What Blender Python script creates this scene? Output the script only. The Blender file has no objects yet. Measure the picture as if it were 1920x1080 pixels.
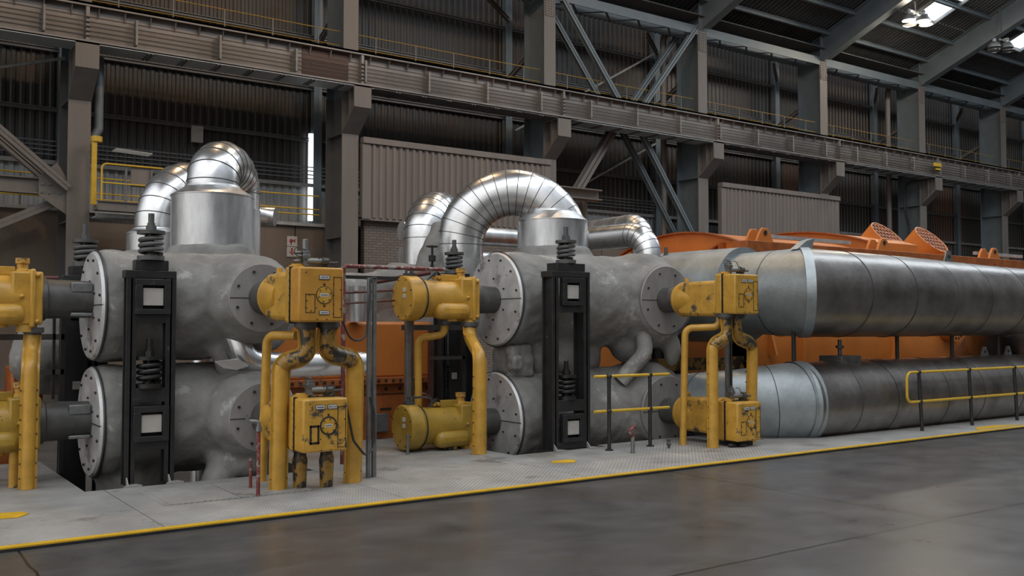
import bpy, bmesh, math, random
from mathutils import Vector, Matrix, noise
random.seed(7)
PI = math.pi
SC = bpy.context.scene
COL = SC.collection
V = Vector

# ------------------------------------------------------------------ camera
YAW = math.radians(54.8); PITCH = math.radians(2.2)
fwd = V((math.cos(YAW) * math.cos(PITCH), math.sin(YAW) * math.cos(PITCH), math.sin(PITCH)))
cam_d = bpy.data.cameras.new('camera'); cam = bpy.data.objects.new('camera', cam_d); COL.objects.link(cam)
cam.location = (0, 0, 1.8); cam.rotation_euler = fwd.to_track_quat('-Z', 'Y').to_euler()
cam_d.sensor_width = 36; cam_d.lens = 1800 / 1920 * 36; cam_d.clip_end = 300
SC.camera = cam

# ------------------------------------------------------------------ world
w = bpy.data.worlds.new('hall_daylight'); SC.world = w; w.use_nodes = True
nt = w.node_tree; nt.nodes.clear()
wo = nt.nodes.new('ShaderNodeOutputWorld'); bg = nt.nodes.new('ShaderNodeBackground')
tc = nt.nodes.new('ShaderNodeTexCoord'); sx = nt.nodes.new('ShaderNodeSeparateXYZ'); rp = nt.nodes.new('ShaderNodeValToRGB')
nt.links.new(tc.outputs['Generated'], sx.inputs[0]); nt.links.new(sx.outputs['Z'], rp.inputs[0])
el = rp.color_ramp.elements
el[0].position = 0.0; el[0].color = (.07, .066, .062, 1)
el[1].position = 1.0; el[1].color = (.95, 1.0, 1.08, 1)
e = rp.color_ramp.elements.new(.18); e.color = (.085, .083, .08, 1)
e = rp.color_ramp.elements.new(.5); e.color = (.33, .35, .385, 1)
def lobe(direction, lo, colour, strength, prev):      # bright glazed end of the hall, seen in one direction
    dp = nt.nodes.new('ShaderNodeVectorMath'); dp.operation = 'DOT_PRODUCT'; nt.links.new(tc.outputs['Generated'], dp.inputs[0]); dp.inputs[1].default_value = V(direction).normalized()
    mr = nt.nodes.new('ShaderNodeMapRange'); mr.interpolation_type = 'SMOOTHSTEP'; nt.links.new(dp.outputs['Value'], mr.inputs[0]); mr.inputs['From Min'].default_value = lo; mr.inputs['From Max'].default_value = 1; mr.inputs['To Max'].default_value = strength
    mx = nt.nodes.new('ShaderNodeMix'); mx.data_type = 'RGBA'; mx.blend_type = 'ADD'; mx.clamp_factor = False; nt.links.new(mr.outputs[0], mx.inputs['Factor']); nt.links.new(prev, mx.inputs['A']); mx.inputs['B'].default_value = colour
    return mx.outputs['Result']
c_ = lobe((-.86, -.25, .42), .45, (1, .98, .95, 1), 1.05, rp.outputs[0])
c_ = lobe((.1, -.8, .6), .70, (.95, .98, 1, 1), .12, c_)
nt.links.new(c_, bg.inputs[0]); nt.links.new(bg.outputs[0], wo.inputs[0]); bg.inputs[1].default_value = 1.0

# ------------------------------------------------------------------ skylight lamps (rows of roof glazing over the hall)
def area(loc, aim, sx_, sy_, power, col):
    d = bpy.data.lights.new('skylight_glow', 'AREA'); d.shape = 'RECTANGLE'; d.size = sx_; d.size_y = sy_; d.energy = power; d.color = col
    o = bpy.data.objects.new('skylight_glow', d); COL.objects.link(o); o.location = loc
    o.rotation_euler = (V(aim) - V(loc)).to_track_quat('-Z', 'Y').to_euler(); return o
area((14, 9, 21), (12, 12, 0), 50, 2.6, 2600, (.92, .97, 1))
area((40, 14, 20), (38, 22, 0), 40, 2.5, 2400, (.82, .92, 1))

vs = SC.view_settings
SC.display_settings.display_device = 'sRGB'
vs.view_transform = 'Standard'; vs.look = 'None'; vs.gamma = 1; vs.use_curve_mapping = False; vs.exposure = 0.0

# ------------------------------------------------------------------ materials
def mat(name, col, rough=.6, metal=0., var=.25, scale=4., bump=0., bscale=30., wear=None, wamt=.5, wscale=3., spec=.5, detail=8, streak=None, rvar=.15, emis=None):
    m = bpy.data.materials.new(name); m.use_nodes = True; n = m.node_tree; N = n.nodes; L = n.links
    b = N['Principled BSDF']; b.inputs['Metallic'].default_value = metal; b.inputs['Roughness'].default_value = rough
    b.inputs['Specular IOR Level'].default_value = spec
    tc = N.new('ShaderNodeTexCoord'); co = tc.outputs['Object']
    if streak:
        mp = N.new('ShaderNodeMapping'); mp.inputs['Scale'].default_value = streak; L.new(co, mp.inputs[0]); co = mp.outputs[0]
    t = N.new('ShaderNodeTexNoise'); t.inputs['Scale'].default_value = scale; t.inputs['Detail'].default_value = detail; t.inputs['Roughness'].default_value = .62
    L.new(co, t.inputs['Vector'])
    r = N.new('ShaderNodeValToRGB'); L.new(t.outputs[0], r.inputs[0])
    r.color_ramp.elements[0].position = .3; r.color_ramp.elements[1].position = .7
    r.color_ramp.elements[0].color = tuple(c * (1 - var) for c in col) + (1,)
    r.color_ramp.elements[1].color = tuple(min(1, c * (1 + var)) for c in col) + (1,)
    out = r.outputs[0]
    if wear:
        t2 = N.new('ShaderNodeTexNoise'); t2.inputs['Scale'].default_value = wscale; t2.inputs['Detail'].default_value = 10; t2.inputs['Roughness'].default_value = .7
        L.new(tc.outputs['Object'], t2.inputs['Vector'])
        r2 = N.new('ShaderNodeValToRGB'); L.new(t2.outputs[0], r2.inputs[0])
        r2.color_ramp.elements[0].position = wamt; r2.color_ramp.elements[1].position = wamt + .06
        mx = N.new('ShaderNodeMix'); mx.data_type = 'RGBA'; L.new(r2.outputs[0], mx.inputs['Factor']); L.new(out, mx.inputs['A']); mx.inputs['B'].default_value = wear + (1,)
        out = mx.outputs['Result']
    L.new(out, b.inputs['Base Color'])
    mr = N.new('ShaderNodeMapRange'); L.new(t.outputs[0], mr.inputs[0]); mr.inputs['To Min'].default_value = max(.03, rough - rvar); mr.inputs['To Max'].default_value = min(1, rough + rvar)
    L.new(mr.outputs[0], b.inputs['Roughness'])
    if bump:
        t3 = N.new('ShaderNodeTexNoise'); t3.inputs['Scale'].default_value = bscale; t3.inputs['Detail'].default_value = 6; L.new(tc.outputs['Object'], t3.inputs['Vector'])
        bp = N.new('ShaderNodeBump'); bp.inputs['Strength'].default_value = bump; bp.inputs['Distance'].default_value = .03
        L.new(t3.outputs[0], bp.inputs['Height']); L.new(bp.outputs[0], b.inputs['Normal'])
    if emis:
        b.inputs['Emission Color'].default_value = emis[0] + (1,); b.inputs['Emission Strength'].default_value = emis[1]
    return m
M = {}
M['silver'] = mat('polished_lagging', (.74, .75, .76), .27, .92, .14, 3, .025, 5, rvar=.10)
M['silver_dull'] = mat('dull_lagging', (.60, .61, .62), .36, .9, .28, 3, .04, 9, wear=(.72, .73, .73), wamt=.60, rvar=.12, streak=(1.6, 1.6, .4))
M['silver_dark'] = mat('dark_seam', (.07, .07, .07), .5, .6)  # shading of the sheet overlaps put into a dark seam colour
M['duct'] = mat('big_pipe_sheet', (.29, .272, .258), .34, .95, .35, 1.6, .12, 12, rvar=.12)
M['duct_grey'] = mat('big_pipe_grey_sheet', (.32, .355, .37), .48, .65, .2, 3, .1, 20, rvar=.1)
M['insul'] = mat('insulation_plaster', (.20, .195, .184), .74, 0, .34, 2.0, .75, 6, wear=(.36, .355, .34), wamt=.585, wscale=1.8)
M['insul_dark'] = mat('insulation_dusty', (.2, .195, .185), .8, 0, .3, 2.2, .5, 7)
M['pit'] = mat('pit_concrete', (.045, .042, .038), .85, 0, .4, 1.2)
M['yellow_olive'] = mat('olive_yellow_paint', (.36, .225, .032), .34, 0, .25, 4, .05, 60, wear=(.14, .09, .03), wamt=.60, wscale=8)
M['alu'] = mat('cover_sheet', (.60, .605, .61), .5, .5, .25, 3, .12, 7, wear=(.30, .30, .30), wamt=.58, wscale=2)
M['alu_dull'] = mat('cover_sheet_dull', (.27, .26, .25), .62, .35, .25, 3, .12, 7, streak=(1, 1, .3))
M['bolt'] = mat('dark_bolt', (.03, .03, .03), .6, .4)
M['yellow'] = mat('yellow_paint', (.50, .275, .040), .36, 0, .2, 5, .05, 60, wear=(.13, .08, .03), wamt=.635, wscale=9)
M['yellow_worn'] = mat('worn_yellow_paint', (.50, .275, .042), .4, 0, .2, 6, .08, 50, wear=(.06, .057, .05), wamt=.55, wscale=4.5)
M['yellow_oily'] = mat('oily_yellow_paint', (.36, .20, .034), .32, 0, .35, 6, .1, 40, wear=(.03, .027, .022), wamt=.46, wscale=6)
M['orange_edge'] = mat('orange_yellow_paint', (.48, .235, .035), .42, 0, .15, 6, .05, 60, wear=(.16, .09, .03), wamt=.63, wscale=8)
M['yrail_dull'] = mat('darker_rail_yellow', (.34, .20, .035), .5, 0, .2, 8)  # darker yellow for the crane walkway rails
M['yrail'] = mat('rail_yellow', (.60, .38, .03), .45, 0, .12, 8)
M['ystrip'] = mat('kerb_yellow', (.58, .345, .01), .6, 0, .15, 5, wear=(.35, .25, .08), wamt=.68, wscale=6)
M['orange'] = mat('orange_paint', (.52, .165, .03), .45, 0, .12, 2, .04, 30, wear=(.25, .08, .02), wamt=.70, wscale=4)
M['orange_dirty'] = mat('dirty_orange_paint', (.30, .085, .018), .5, 0, .3, 4, .06, 30, wear=(.05, .03, .02), wamt=.60, wscale=5)
M['black'] = mat('black_paint', (.018, .018, .019), .42, 0, .3, 6, .08, 40, wear=(.17, .17, .17), wamt=.655, wscale=12, rvar=.1)
M['steel_dark'] = mat('dark_steel', (.085, .083, .078), .5, .35, .3, 5, .06, 30)
M['spring'] = mat('spring_steel', (.10, .10, .10), .5, .3, .2, 8)
M['spring_black'] = mat('black_spring', (.02, .02, .02), .4, .2, .2, 8)
M['galv'] = mat('galvanised_channel', (.22, .225, .225), .45, .7, .25, 6)
M['red'] = mat('red_pipe', (.16, .03, .028), .55, 0, .3, 6, .05, 30, wear=(.26, .24, .23), wamt=.52, wscale=11)
M['redbrown'] = mat('red_brown_pipe', (.09, .03, .026), .5, 0, .2, 6)
M['white'] = mat('pale_plate', (.42, .40, .37), .6, 0, .12, 8)
M['plate'] = mat('name_plate', (.55, .55, .53), .5, .2, .06, 8)
M['ink'] = mat('plate_ink', (.02, .02, .02), .7)
M['signred'] = mat('sign_red', (.32, .035, .03), .6)
M['cable'] = mat('black_cable', (.025, .025, .025), .5)
M['col'] = mat('column_paint', (.160, .143, .130), .62, .1, .12, 1.5, .04, 30, streak=(1.5, 1.5, .12))
M['col_dark'] = mat('column_web_paint', (.105, .10, .098), .6, .1, .15, 1.5)
M['flange_pale'] = mat('pale_flange_paint', (.44, .48, .50), .5, .1, .12, 2)
M['colblue'] = mat('roof_steel_paint', (.130, .155, .170), .5, .15, .14, 1.5, .04, 30)
M['beam'] = mat('girder_paint', (.205, .184, .170), .48, .25, .35, 1.0, .05, 20, streak=(.5, 1, .3))
M['beam_light'] = mat('girder_bracket', (.22, .21, .20), .6, .1)
M['girt'] = mat('girt_steel', (.14, .14, .14), .6, .15)
M['girt_light'] = mat('light_angle', (.32, .33, .33), .6, .1)
M['brick_m'] = None
M['concrete_brown'] = mat('brown_concrete', (.145, .112, .088), .85, 0, .28, .5, .2, 9, streak=(1.2, 1.2, .5))
M['wire'] = mat('conductor_bar', (.055, .042, .036), .45, .4)
M['lampglow'] = mat('lamp_glow', (1, 1, .95), .5, emis=((1, .98, .9), 5))
M['lampwarm'] = mat('lamp_glow_warm', (1, .8, .6), .5, emis=((1, .60, .28), 1.6))
M['sky'] = mat('daylight_glass', (.9, .95, 1), .3, emis=((.86, .93, 1), 2.2))
M['lampshell'] = mat('lamp_reflector', (.35, .36, .37), .35, .7)
M['soffit'] = mat('soffit_panel', (.085, .088, .088), .75, 0, .2, 1)

def ribbed(name, col, pitch, axis='X', depth=.035, rough=.6, metal=.1, patch=None, pscale=.15):
    m = mat(name, col, rough, metal, .14, .8, streak=(1, 1, .15), wear=patch, wamt=.54, wscale=pscale)
    n = m.node_tree; N = n.nodes; L = n.links
    return m
M['clad'] = mat('wall_sheeting', (.045, .043, .041), .5, .3, .35, .3, streak=(1, 1, .5), wear=(.054, .041, .034), wamt=.50, wscale=.13)
M['clad_rust'] = mat('rusty_sheeting', (.085, .045, .032), .6, .2, .25, .3)
M['clad_pale'] = mat('pale_sheeting', (.27, .28, .28), .5, .1, .2, .6, streak=(1, 1, .3))
M['panel'] = mat('taupe_sheeting', (.175, .152, .138), .62, .05, .14, .8, streak=(3, 3, .2))
M['roofdeck'] = mat('roof_deck', (.06, .064, .068), .55, .3, .2, .8)

def brickmat():
    m = mat('taupe_brick', (.2, .175, .155), .85, 0, .1, 3)
    n = m.node_tree; N = n.nodes; L = n.links; b = N['Principled BSDF']
    tc = N.new('ShaderNodeTexCoord'); mp = N.new('ShaderNodeMapping'); mp.inputs['Rotation'].default_value = (PI / 2, 0, 0)
    L.new(tc.outputs['Object'], mp.inputs[0]); br = N.new('ShaderNodeTexBrick'); L.new(mp.outputs[0], br.inputs['Vector'])
    br.inputs['Color1'].default_value = (.175, .145, .125, 1); br.inputs['Color2'].default_value = (.145, .12, .105, 1); br.inputs['Mortar'].default_value = (.07, .06, .055, 1)
    br.inputs['Scale'].default_value = 1; br.inputs['Brick Width'].default_value = .3; br.inputs['Row Height'].default_value = .1; br.inputs['Mortar Size'].default_value = .012
    L.new(br.outputs[0], b.inputs['Base Color']); return m
M['brick_m'] = brickmat()

def floormat():
    m = mat('polished_concrete', (.064, .063, .064), .31, 0, .28, 1.6, .02, 40, rvar=.12, detail=15, wear=(.069, .063, .060), wamt=.53, wscale=.7)
    n = m.node_tree; N = n.nodes; L = n.links; b = N['Principled BSDF']
    src = b.inputs['Base Color'].links[0].from_socket
    tc = N.new('ShaderNodeTexCoord'); s = N.new('ShaderNodeSeparateXYZ')
    wob = N.new('ShaderNodeTexNoise'); wob.inputs['Scale'].default_value = 2.5; wob.inputs['Detail'].default_value = 6; L.new(tc.outputs['Object'], wob.inputs['Vector'])
    vm = N.new('ShaderNodeVectorMath'); vm.operation = 'MULTIPLY_ADD'; L.new(wob.outputs['Color'], vm.inputs[0]); vm.inputs[1].default_value = (.05, .05, 0); L.new(tc.outputs['Object'], vm.inputs[2])
    L.new(vm.outputs[0], s.inputs[0])
    def line(sock, off, period, wd):
        a = N.new('ShaderNodeMath'); a.operation = 'SUBTRACT'; L.new(sock, a.inputs[0]); a.inputs[1].default_value = off - period / 2
        d = N.new('ShaderNodeMath'); d.operation = 'FLOORED_MODULO'; L.new(a.outputs[0], d.inputs[0]); d.inputs[1].default_value = period
        c = N.new('ShaderNodeMath'); c.operation = 'SUBTRACT'; L.new(d.outputs[0], c.inputs[0]); c.inputs[1].default_value = period / 2
        f = N.new('ShaderNodeMath'); f.operation = 'ABSOLUTE'; L.new(c.outputs[0], f.inputs[0])
        g = N.new('ShaderNodeMath'); g.operation = 'LESS_THAN'; L.new(f.outputs[0], g.inputs[0]); g.inputs[1].default_value = wd; return g.outputs[0]
    l1 = line(s.outputs['Y'], 5.13, 3.9, .016); l2 = line(s.outputs['X'], 8.58, 7.3, .011)
    mx = N.new('ShaderNodeMath'); mx.operation = 'MAXIMUM'; L.new(l1, mx.inputs[0]); L.new(l2, mx.inputs[1])
    # light scuffs
    t = N.new('ShaderNodeTexNoise'); t.inputs['Scale'].default_value = 1.3; t.inputs['Detail'].default_value = 15; t.inputs['Roughness'].default_value = .8
    mp = N.new('ShaderNodeMapping'); mp.inputs['Scale'].default_value = (.5, 1.6, 1); mp.inputs['Rotation'].default_value = (0, 0, .5); L.new(tc.outputs['Object'], mp.inputs[0]); L.new(mp.outputs[0], t.inputs['Vector'])
    r = N.new('ShaderNodeValToRGB'); L.new(t.outputs[0], r.inputs[0]); r.color_ramp.elements[0].position = .50; r.color_ramp.elements[0].color = (0, 0, 0, 1); r.color_ramp.elements[1].position = .8; r.color_ramp.elements[1].color = (.55, .55, .55, 1)
    m0 = N.new('ShaderNodeMix'); m0.data_type = 'RGBA'; L.new(r.outputs[0], m0.inputs['Factor']); L.new(src, m0.inputs['A']); m0.inputs['B'].default_value = (.15, .145, .14, 1)
    m1 = N.new('ShaderNodeMix'); m1.data_type = 'RGBA'; L.new(mx.outputs[0], m1.inputs['Factor']); L.new(m0.outputs['Result'], m1.inputs['A']); m1.inputs['B'].default_value = (.014, .014, .014, 1)
    L.new(m1.outputs['Result'], b.inputs['Base Color']); return m
M['floor'] = floormat()

def deckmat(name, tread, col=(.33, .325, .31)):
    m = mat(name, col, .55, .1, .22, 1.6, wear=(.20, .185, .165), wamt=.57, wscale=.9, rvar=.1)
    n = m.node_tree; N = n.nodes; L = n.links; b = N['Principled BSDF']
    if tread:
        tc = N.new('ShaderNodeTexCoord'); mp = N.new('ShaderNodeMapping'); mp.inputs['Rotation'].default_value = (0, 0, PI / 4); mp.inputs['Scale'].default_value = (1, 1, 1)
        L.new(tc.outputs['Object'], mp.inputs[0]); ck = N.new('ShaderNodeTexChecker'); ck.inputs['Scale'].default_value = 22; L.new(mp.outputs[0], ck.inputs['Vector'])
        s = N.new('ShaderNodeSeparateXYZ'); L.new(mp.outputs[0], s.inputs[0])
        def tri(o):
            a = N.new('ShaderNodeMath'); a.operation = 'MULTIPLY'; L.new(o, a.inputs[0]); a.inputs[1].default_value = 22 * PI
            c = N.new('ShaderNodeMath'); c.operation = 'SINE'; L.new(a.outputs[0], c.inputs[0]); d = N.new('ShaderNodeMath'); d.operation = 'ABSOLUTE'; L.new(c.outputs[0], d.inputs[0]); return d.outputs[0]
        ax, ay = tri(s.outputs['X']), tri(s.outputs['Y'])
        def lt(o, v):
            a = N.new('ShaderNodeMath'); a.operation = 'GREATER_THAN'; L.new(o, a.inputs[0]); a.inputs[1].default_value = v; return a.outputs[0]
        mxx = N.new('ShaderNodeMix'); mxx.data_type = 'FLOAT'; L.new(ck.outputs['Fac'], mxx.inputs[0]); L.new(lt(ax, .8), mxx.inputs[2]); L.new(lt(ay, .8), mxx.inputs[3])
        bp = N.new('ShaderNodeBump'); bp.inputs['Strength'].default_value = 1; bp.inputs['Distance'].default_value = .02; L.new(mxx.outputs[0], bp.inputs['Height']); L.new(bp.outputs[0], b.inputs['Normal'])
        src = b.inputs['Base Color'].links[0].from_socket
        hs = N.new('ShaderNodeMix'); hs.data_type = 'RGBA'; hs.blend_type = 'MULTIPLY'; hs.inputs['Factor'].default_value = 1
        cr = N.new('ShaderNodeValToRGB'); L.new(mxx.outputs[0], cr.inputs[0]); cr.color_ramp.elements[0].color = (.80, .80, .80, 1); cr.color_ramp.elements[1].color = (1.25, 1.25, 1.25, 1)
        L.new(src, hs.inputs['A']); L.new(cr.outputs[0], hs.inputs['B']); L.new(hs.outputs['Result'], b.inputs['Base Color'])
    src = b.inputs['Base Color'].links[0].from_socket
    tc2 = N.new('ShaderNodeTexCoord'); s2 = N.new('ShaderNodeSeparateXYZ'); L.new(tc2.outputs['Object'], s2.inputs[0]); fl = N.new('ShaderNodeMath'); fl.operation = 'FLOORED_MODULO'; L.new(s2.outputs['X'], fl.inputs[0]); fl.inputs[1].default_value = 2.44
    lt_ = N.new('ShaderNodeMath'); lt_.operation = 'LESS_THAN'; L.new(fl.outputs[0], lt_.inputs[0]); lt_.inputs[1].default_value = .009
    mj = N.new('ShaderNodeMix'); mj.data_type = 'RGBA'; L.new(lt_.outputs[0], mj.inputs['Factor']); L.new(src, mj.inputs['A']); mj.inputs['B'].default_value = (.09, .088, .08, 1); L.new(mj.outputs['Result'], b.inputs['Base Color'])
    return m
M['tread'] = deckmat('tread_plate', True)
M['deck'] = deckmat('smooth_deck', False, (.30, .295, .28))

# ------------------------------------------------------------------ mesh builder
class MB:
    def __init__(s): s.v = []; s.f = []; s.m = []; s.mi = 0
    def add(s, vs_, fs):
        o = len(s.v); s.v += [tuple(p) for p in vs_]; s.f += [tuple(i + o for i in f) for f in fs]; s.m += [s.mi] * len(fs); return s
    def box(s, x0, x1, y0, y1, z0, z1):
        return s.add([(x0, y0, z0), (x1, y0, z0), (x1, y1, z0), (x0, y1, z0), (x0, y0, z1), (x1, y0, z1), (x1, y1, z1), (x0, y1, z1)],
                     [(0, 3, 2, 1), (4, 5, 6, 7), (0, 1, 5, 4), (1, 2, 6, 5), (2, 3, 7, 6), (3, 0, 4, 7)])
    def bar(s, p, q, a, b, up=(0, 0, 1)):          # a: width sideways, b: height along up
        p, q = V(p), V(q); d = (q - p).normalized(); u = V(up)
        if abs(d.dot(u)) > .98: u = V((0, 1, 0))
        r = d.cross(u).normalized(); u = r.cross(d).normalized()
        c = [r * (i * a / 2) + u * (j * b / 2) for i, j in ((-1, -1), (1, -1), (1, 1), (-1, 1))]
        return s.add([p + k for k in c] + [q + k for k in c], [(0, 1, 2, 3)[::-1], (4, 5, 6, 7), (0, 1, 5, 4), (1, 2, 6, 5), (2, 3, 7, 6), (3, 0, 4, 7)])
    def ibeam(s, p, q, a, b, t=.03, up=(0, 0, 1)):
        p, q = V(p), V(q); d = (q - p).normalized(); u = V(up)
        if abs(d.dot(u)) > .98: u = V((0, 1, 0))
        r = d.cross(u).normalized(); u = r.cross(d).normalized()
        s.bar(p, q, t, b, u)
        for k in (-1, 1): s.bar(p + u * k * (b / 2 - t / 2), q + u * k * (b / 2 - t / 2), a, t, u)
        return s
    def prism(s, poly, vec):
        n = len(poly); vec = V(vec); a = [V(p) for p in poly]
        return s.add(a + [p + vec for p in a], [tuple(range(n))[::-1], tuple(range(n, 2 * n))] + [(i, (i + 1) % n, n + (i + 1) % n, n + i) for i in range(n)])
    def lathe(s, prof, org, axis, n=32, cap=True):   # prof: (distance along axis, radius)
        org, ax = V(org), V(axis).normalized(); u = V((0, 0, 1)) if abs(ax.z) < .9 else V((1, 0, 0)); r = ax.cross(u).normalized(); u = r.cross(ax)
        vs_ = []; fs = []
        for d, rad in prof:
            for k in range(n):
                a = 2 * PI * k / n; vs_.append(org + ax * d + (r * math.cos(a) + u * math.sin(a)) * rad)
        for i in range(len(prof) - 1):
            for k in range(n): fs.append((i * n + k, i * n + (k + 1) % n, (i + 1) * n + (k + 1) % n, (i + 1) * n + k))
        if cap: fs.append(tuple(range(n))); fs.append(tuple(range((len(prof) - 1) * n, len(prof) * n))[::-1])
        return s.add(vs_, fs)
    def cyl(s, p, q, r, r2=None, n=24):
        p, q = V(p), V(q); return s.lathe([(0, r), ((q - p).length, r if r2 is None else r2)], p, q - p, n)
    def tube(s, pts, r, n=16, cap=True):
        pts = [V(p) for p in pts]; N_ = len(pts); rr = r if isinstance(r, (list, tuple)) else [r] * N_
        T = [(pts[min(i + 1, N_ - 1)] - pts[max(i - 1, 0)]).normalized() for i in range(N_)]
        u = V((0, 0, 1)) if abs(T[0].z) < .9 else V((1, 0, 0)); a = T[0].cross(u).normalized(); vs_ = []; fs = []
        for i in range(N_):
            a = (a - T[i] * a.dot(T[i])).normalized(); b = T[i].cross(a)
            for k in range(n): vs_.append(pts[i] + (a * math.cos(2 * PI * k / n) + b * math.sin(2 * PI * k / n)) * rr[i])
        for i in range(N_ - 1):
            for k in range(n): fs.append((i * n + k, i * n + (k + 1) % n, (i + 1) * n + (k + 1) % n, (i + 1) * n + k))
        if cap: fs.append(tuple(range(n))[::-1]); fs.append(tuple(range((N_ - 1) * n, N_ * n)))
        return s.add(vs_, fs)
    def mitre(s, pts, r, n=56, n0=None, n1=None):          # straight lengths joined by true mitre cuts
        pts = [V(p) for p in pts]; N_ = len(pts); rr = r if isinstance(r, (list, tuple)) else [r] * N_; vs_ = []; fs = []
        for i in range(N_):
            d = ((pts[i + 1] - pts[i]) if i < N_ - 1 else (pts[i] - pts[i - 1])).normalized(); e = (pts[i] - pts[i - 1]).normalized() if i else d
            nrm = (d + e).normalized()
            if i == 0 and n0: nrm = V(n0).normalized()
            if i == N_ - 1 and n1: nrm = V(n1).normalized()
            a = e.cross(V((0, 0, 1))).normalized(); b = a.cross(e)
            for k in range(n):
                q = (a * math.cos(2 * PI * k / n) + b * math.sin(2 * PI * k / n)) * rr[i]; q = q - e * (q.dot(nrm) / e.dot(nrm)); vs_.append(pts[i] + q)
        for i in range(N_ - 1):
            for k in range(n): fs.append((i * n + k, i * n + (k + 1) % n, (i + 1) * n + (k + 1) % n, (i + 1) * n + k))
        s.add(vs_, fs); return s
    def ribbon(s, path, w_, th, up):     # flat fin following a bent path
        U_ = V(up); vs_ = []; fs = []; N_ = len(path)
        for i, p in enumerate(path):
            d = (path[min(i + 1, N_ - 1)] - path[max(i - 1, 0)]).normalized(); a = d.cross(U_).normalized(); b = a.cross(d).normalized()
            for i_, j_ in ((-1, -1), (1, -1), (1, 1), (-1, 1)): vs_.append(p + a * (i_ * w_ / 2) + b * (j_ * th / 2))
        for i in range(N_ - 1):
            for k in range(4): fs.append((i * 4 + k, i * 4 + (k + 1) % 4, (i + 1) * 4 + (k + 1) % 4, (i + 1) * 4 + k))
        fs += [(0, 1, 2, 3), (N_ * 4 - 1, N_ * 4 - 2, N_ * 4 - 3, N_ * 4 - 4)]; return s.add(vs_, fs)
    def ring(s, c, axis, R, r, n=32, k=8):
        ax = V(axis).normalized(); u = V((0, 0, 1)) if abs(ax.z) < .9 else V((1, 0, 0)); a = ax.cross(u).normalized(); b = ax.cross(a)
        vs_ = []; fs = []
        for i in range(n):
            d = a * math.cos(2 * PI * i / n) + b * math.sin(2 * PI * i / n)
            for j in range(k): vs_.append(V(c) + d * (R + r * math.cos(2 * PI * j / k)) + ax * r * math.sin(2 * PI * j / k))
        for i in range(n):
            for j in range(k): fs.append((i * k + j, i * k + (j + 1) % k, ((i + 1) % n) * k + (j + 1) % k, ((i + 1) % n) * k + j))
        return s.add(vs_, fs)
    def sph(s, c, r, sc=(1, 1, 1), n=16, k=10):
        vs_ = []; fs = []
        for i in range(1, k):
            for j in range(n):
                t = PI * i / k; a = 2 * PI * j / n; vs_.append((c[0] + r * sc[0] * math.sin(t) * math.cos(a), c[1] + r * sc[1] * math.sin(t) * math.sin(a), c[2] + r * sc[2] * math.cos(t)))
        vs_ += [(c[0], c[1], c[2] + r * sc[2]), (c[0], c[1], c[2] - r * sc[2])]; T = len(vs_) - 2
        for i in range(k - 2):
            for j in range(n): fs.append((i * n + j, (i + 1) * n + j, (i + 1) * n + (j + 1) % n, i * n + (j + 1) % n))
        for j in range(n): fs.append((T, j, (j + 1) % n)); fs.append((T + 1, (k - 2) * n + (j + 1) % n, (k - 2) * n + j))
        return s.add(vs_, fs)
    def build(s, name, mats, parent=None, loc=None, bev=0, ang=35, recalc=True):
        mats = mats if isinstance(mats, (list, tuple)) else [mats]
        me = bpy.data.meshes.new(name)
        off = V((0, 0, 0))
        if parent is not None: off = V(parent.get('_o', (0, 0, 0)))
        elif loc is not None: off = V(loc)
        me.from_pydata([V(p) - off for p in s.v], [], s.f); me.update()
        for m_ in mats: me.materials.append(M[m_])
        for p, i in zip(me.polygons, s.m): p.material_index = i
        if recalc:
            bm = bmesh.new(); bm.from_mesh(me); bmesh.ops.recalc_face_normals(bm, faces=bm.faces); bm.to_mesh(me); bm.free()
        me.polygons.foreach_set('use_smooth', [True] * len(me.polygons)); me.set_sharp_from_angle(angle=math.radians(ang))
        o = bpy.data.objects.new(name, me); COL.objects.link(o)
        if parent is not None: o.parent = parent
        elif loc is not None: o.location = loc
        o['_o'] = tuple(off)
        if bev:
            b = o.modifiers.new('bevel', 'BEVEL'); b.width = bev; b.segments = 2; b.limit_method = 'ANGLE'; b.angle_limit = math.radians(40); b.harden_normals = False
        return o
OFF = {}
def tag(o, label, cat, group=None, kind=None):
    o['label'] = label; o['category'] = cat
    if group: o['group'] = group
    if kind: o['kind'] = kind
    return o
def thing(name, label, cat, loc, group=None):
    o = bpy.data.objects.new(name, None); COL.objects.link(o); o.location = loc; o.empty_display_size = .1; o['_o'] = tuple(loc)
    return tag(o, label, cat, group)
def struct(o): o['kind'] = 'structure'; return o
def kids(o): return [c for c in bpy.data.objects if c.parent == o]
def copy_tree(o, dx, label=None):
    c = o.copy(); COL.objects.link(c); c.location = o.location + V(dx)
    if label: c['label'] = label
    for k in kids(o):
        d = k.copy(); COL.objects.link(d); d.parent = c
        for g in kids(k):
            h = g.copy(); COL.objects.link(h); h.parent = d
    return c
def arc_path(pts, rad, seg=8):      # polyline with rounded corners
    P_ = [V(p) for p in pts]; out = [P_[0]]
    rads = rad if isinstance(rad, (list, tuple)) else [rad] * (len(P_) - 2)
    for i in range(1, len(P_) - 1):
        a, b, c = P_[i - 1], P_[i], P_[i + 1]; d1 = (a - b).normalized(); d2 = (c - b).normalized(); th = d1.angle(d2)
        R = rads[i - 1]; t = min(R / math.tan(th / 2), (a - b).length * .98, (c - b).length * .98); R = t * math.tan(th / 2)
        ce = b + (d1 + d2).normalized() * (R / math.sin(th / 2)); s0 = b + d1 * t - ce; s1 = b + d2 * t - ce
        for k in range(seg + 1):
            u = k / seg; ang = s0.angle(s1); q = (s0 * math.sin((1 - u) * ang) + s1 * math.sin(u * ang)) / math.sin(ang); out.append(ce + q)
    out.append(P_[-1]); return out
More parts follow.
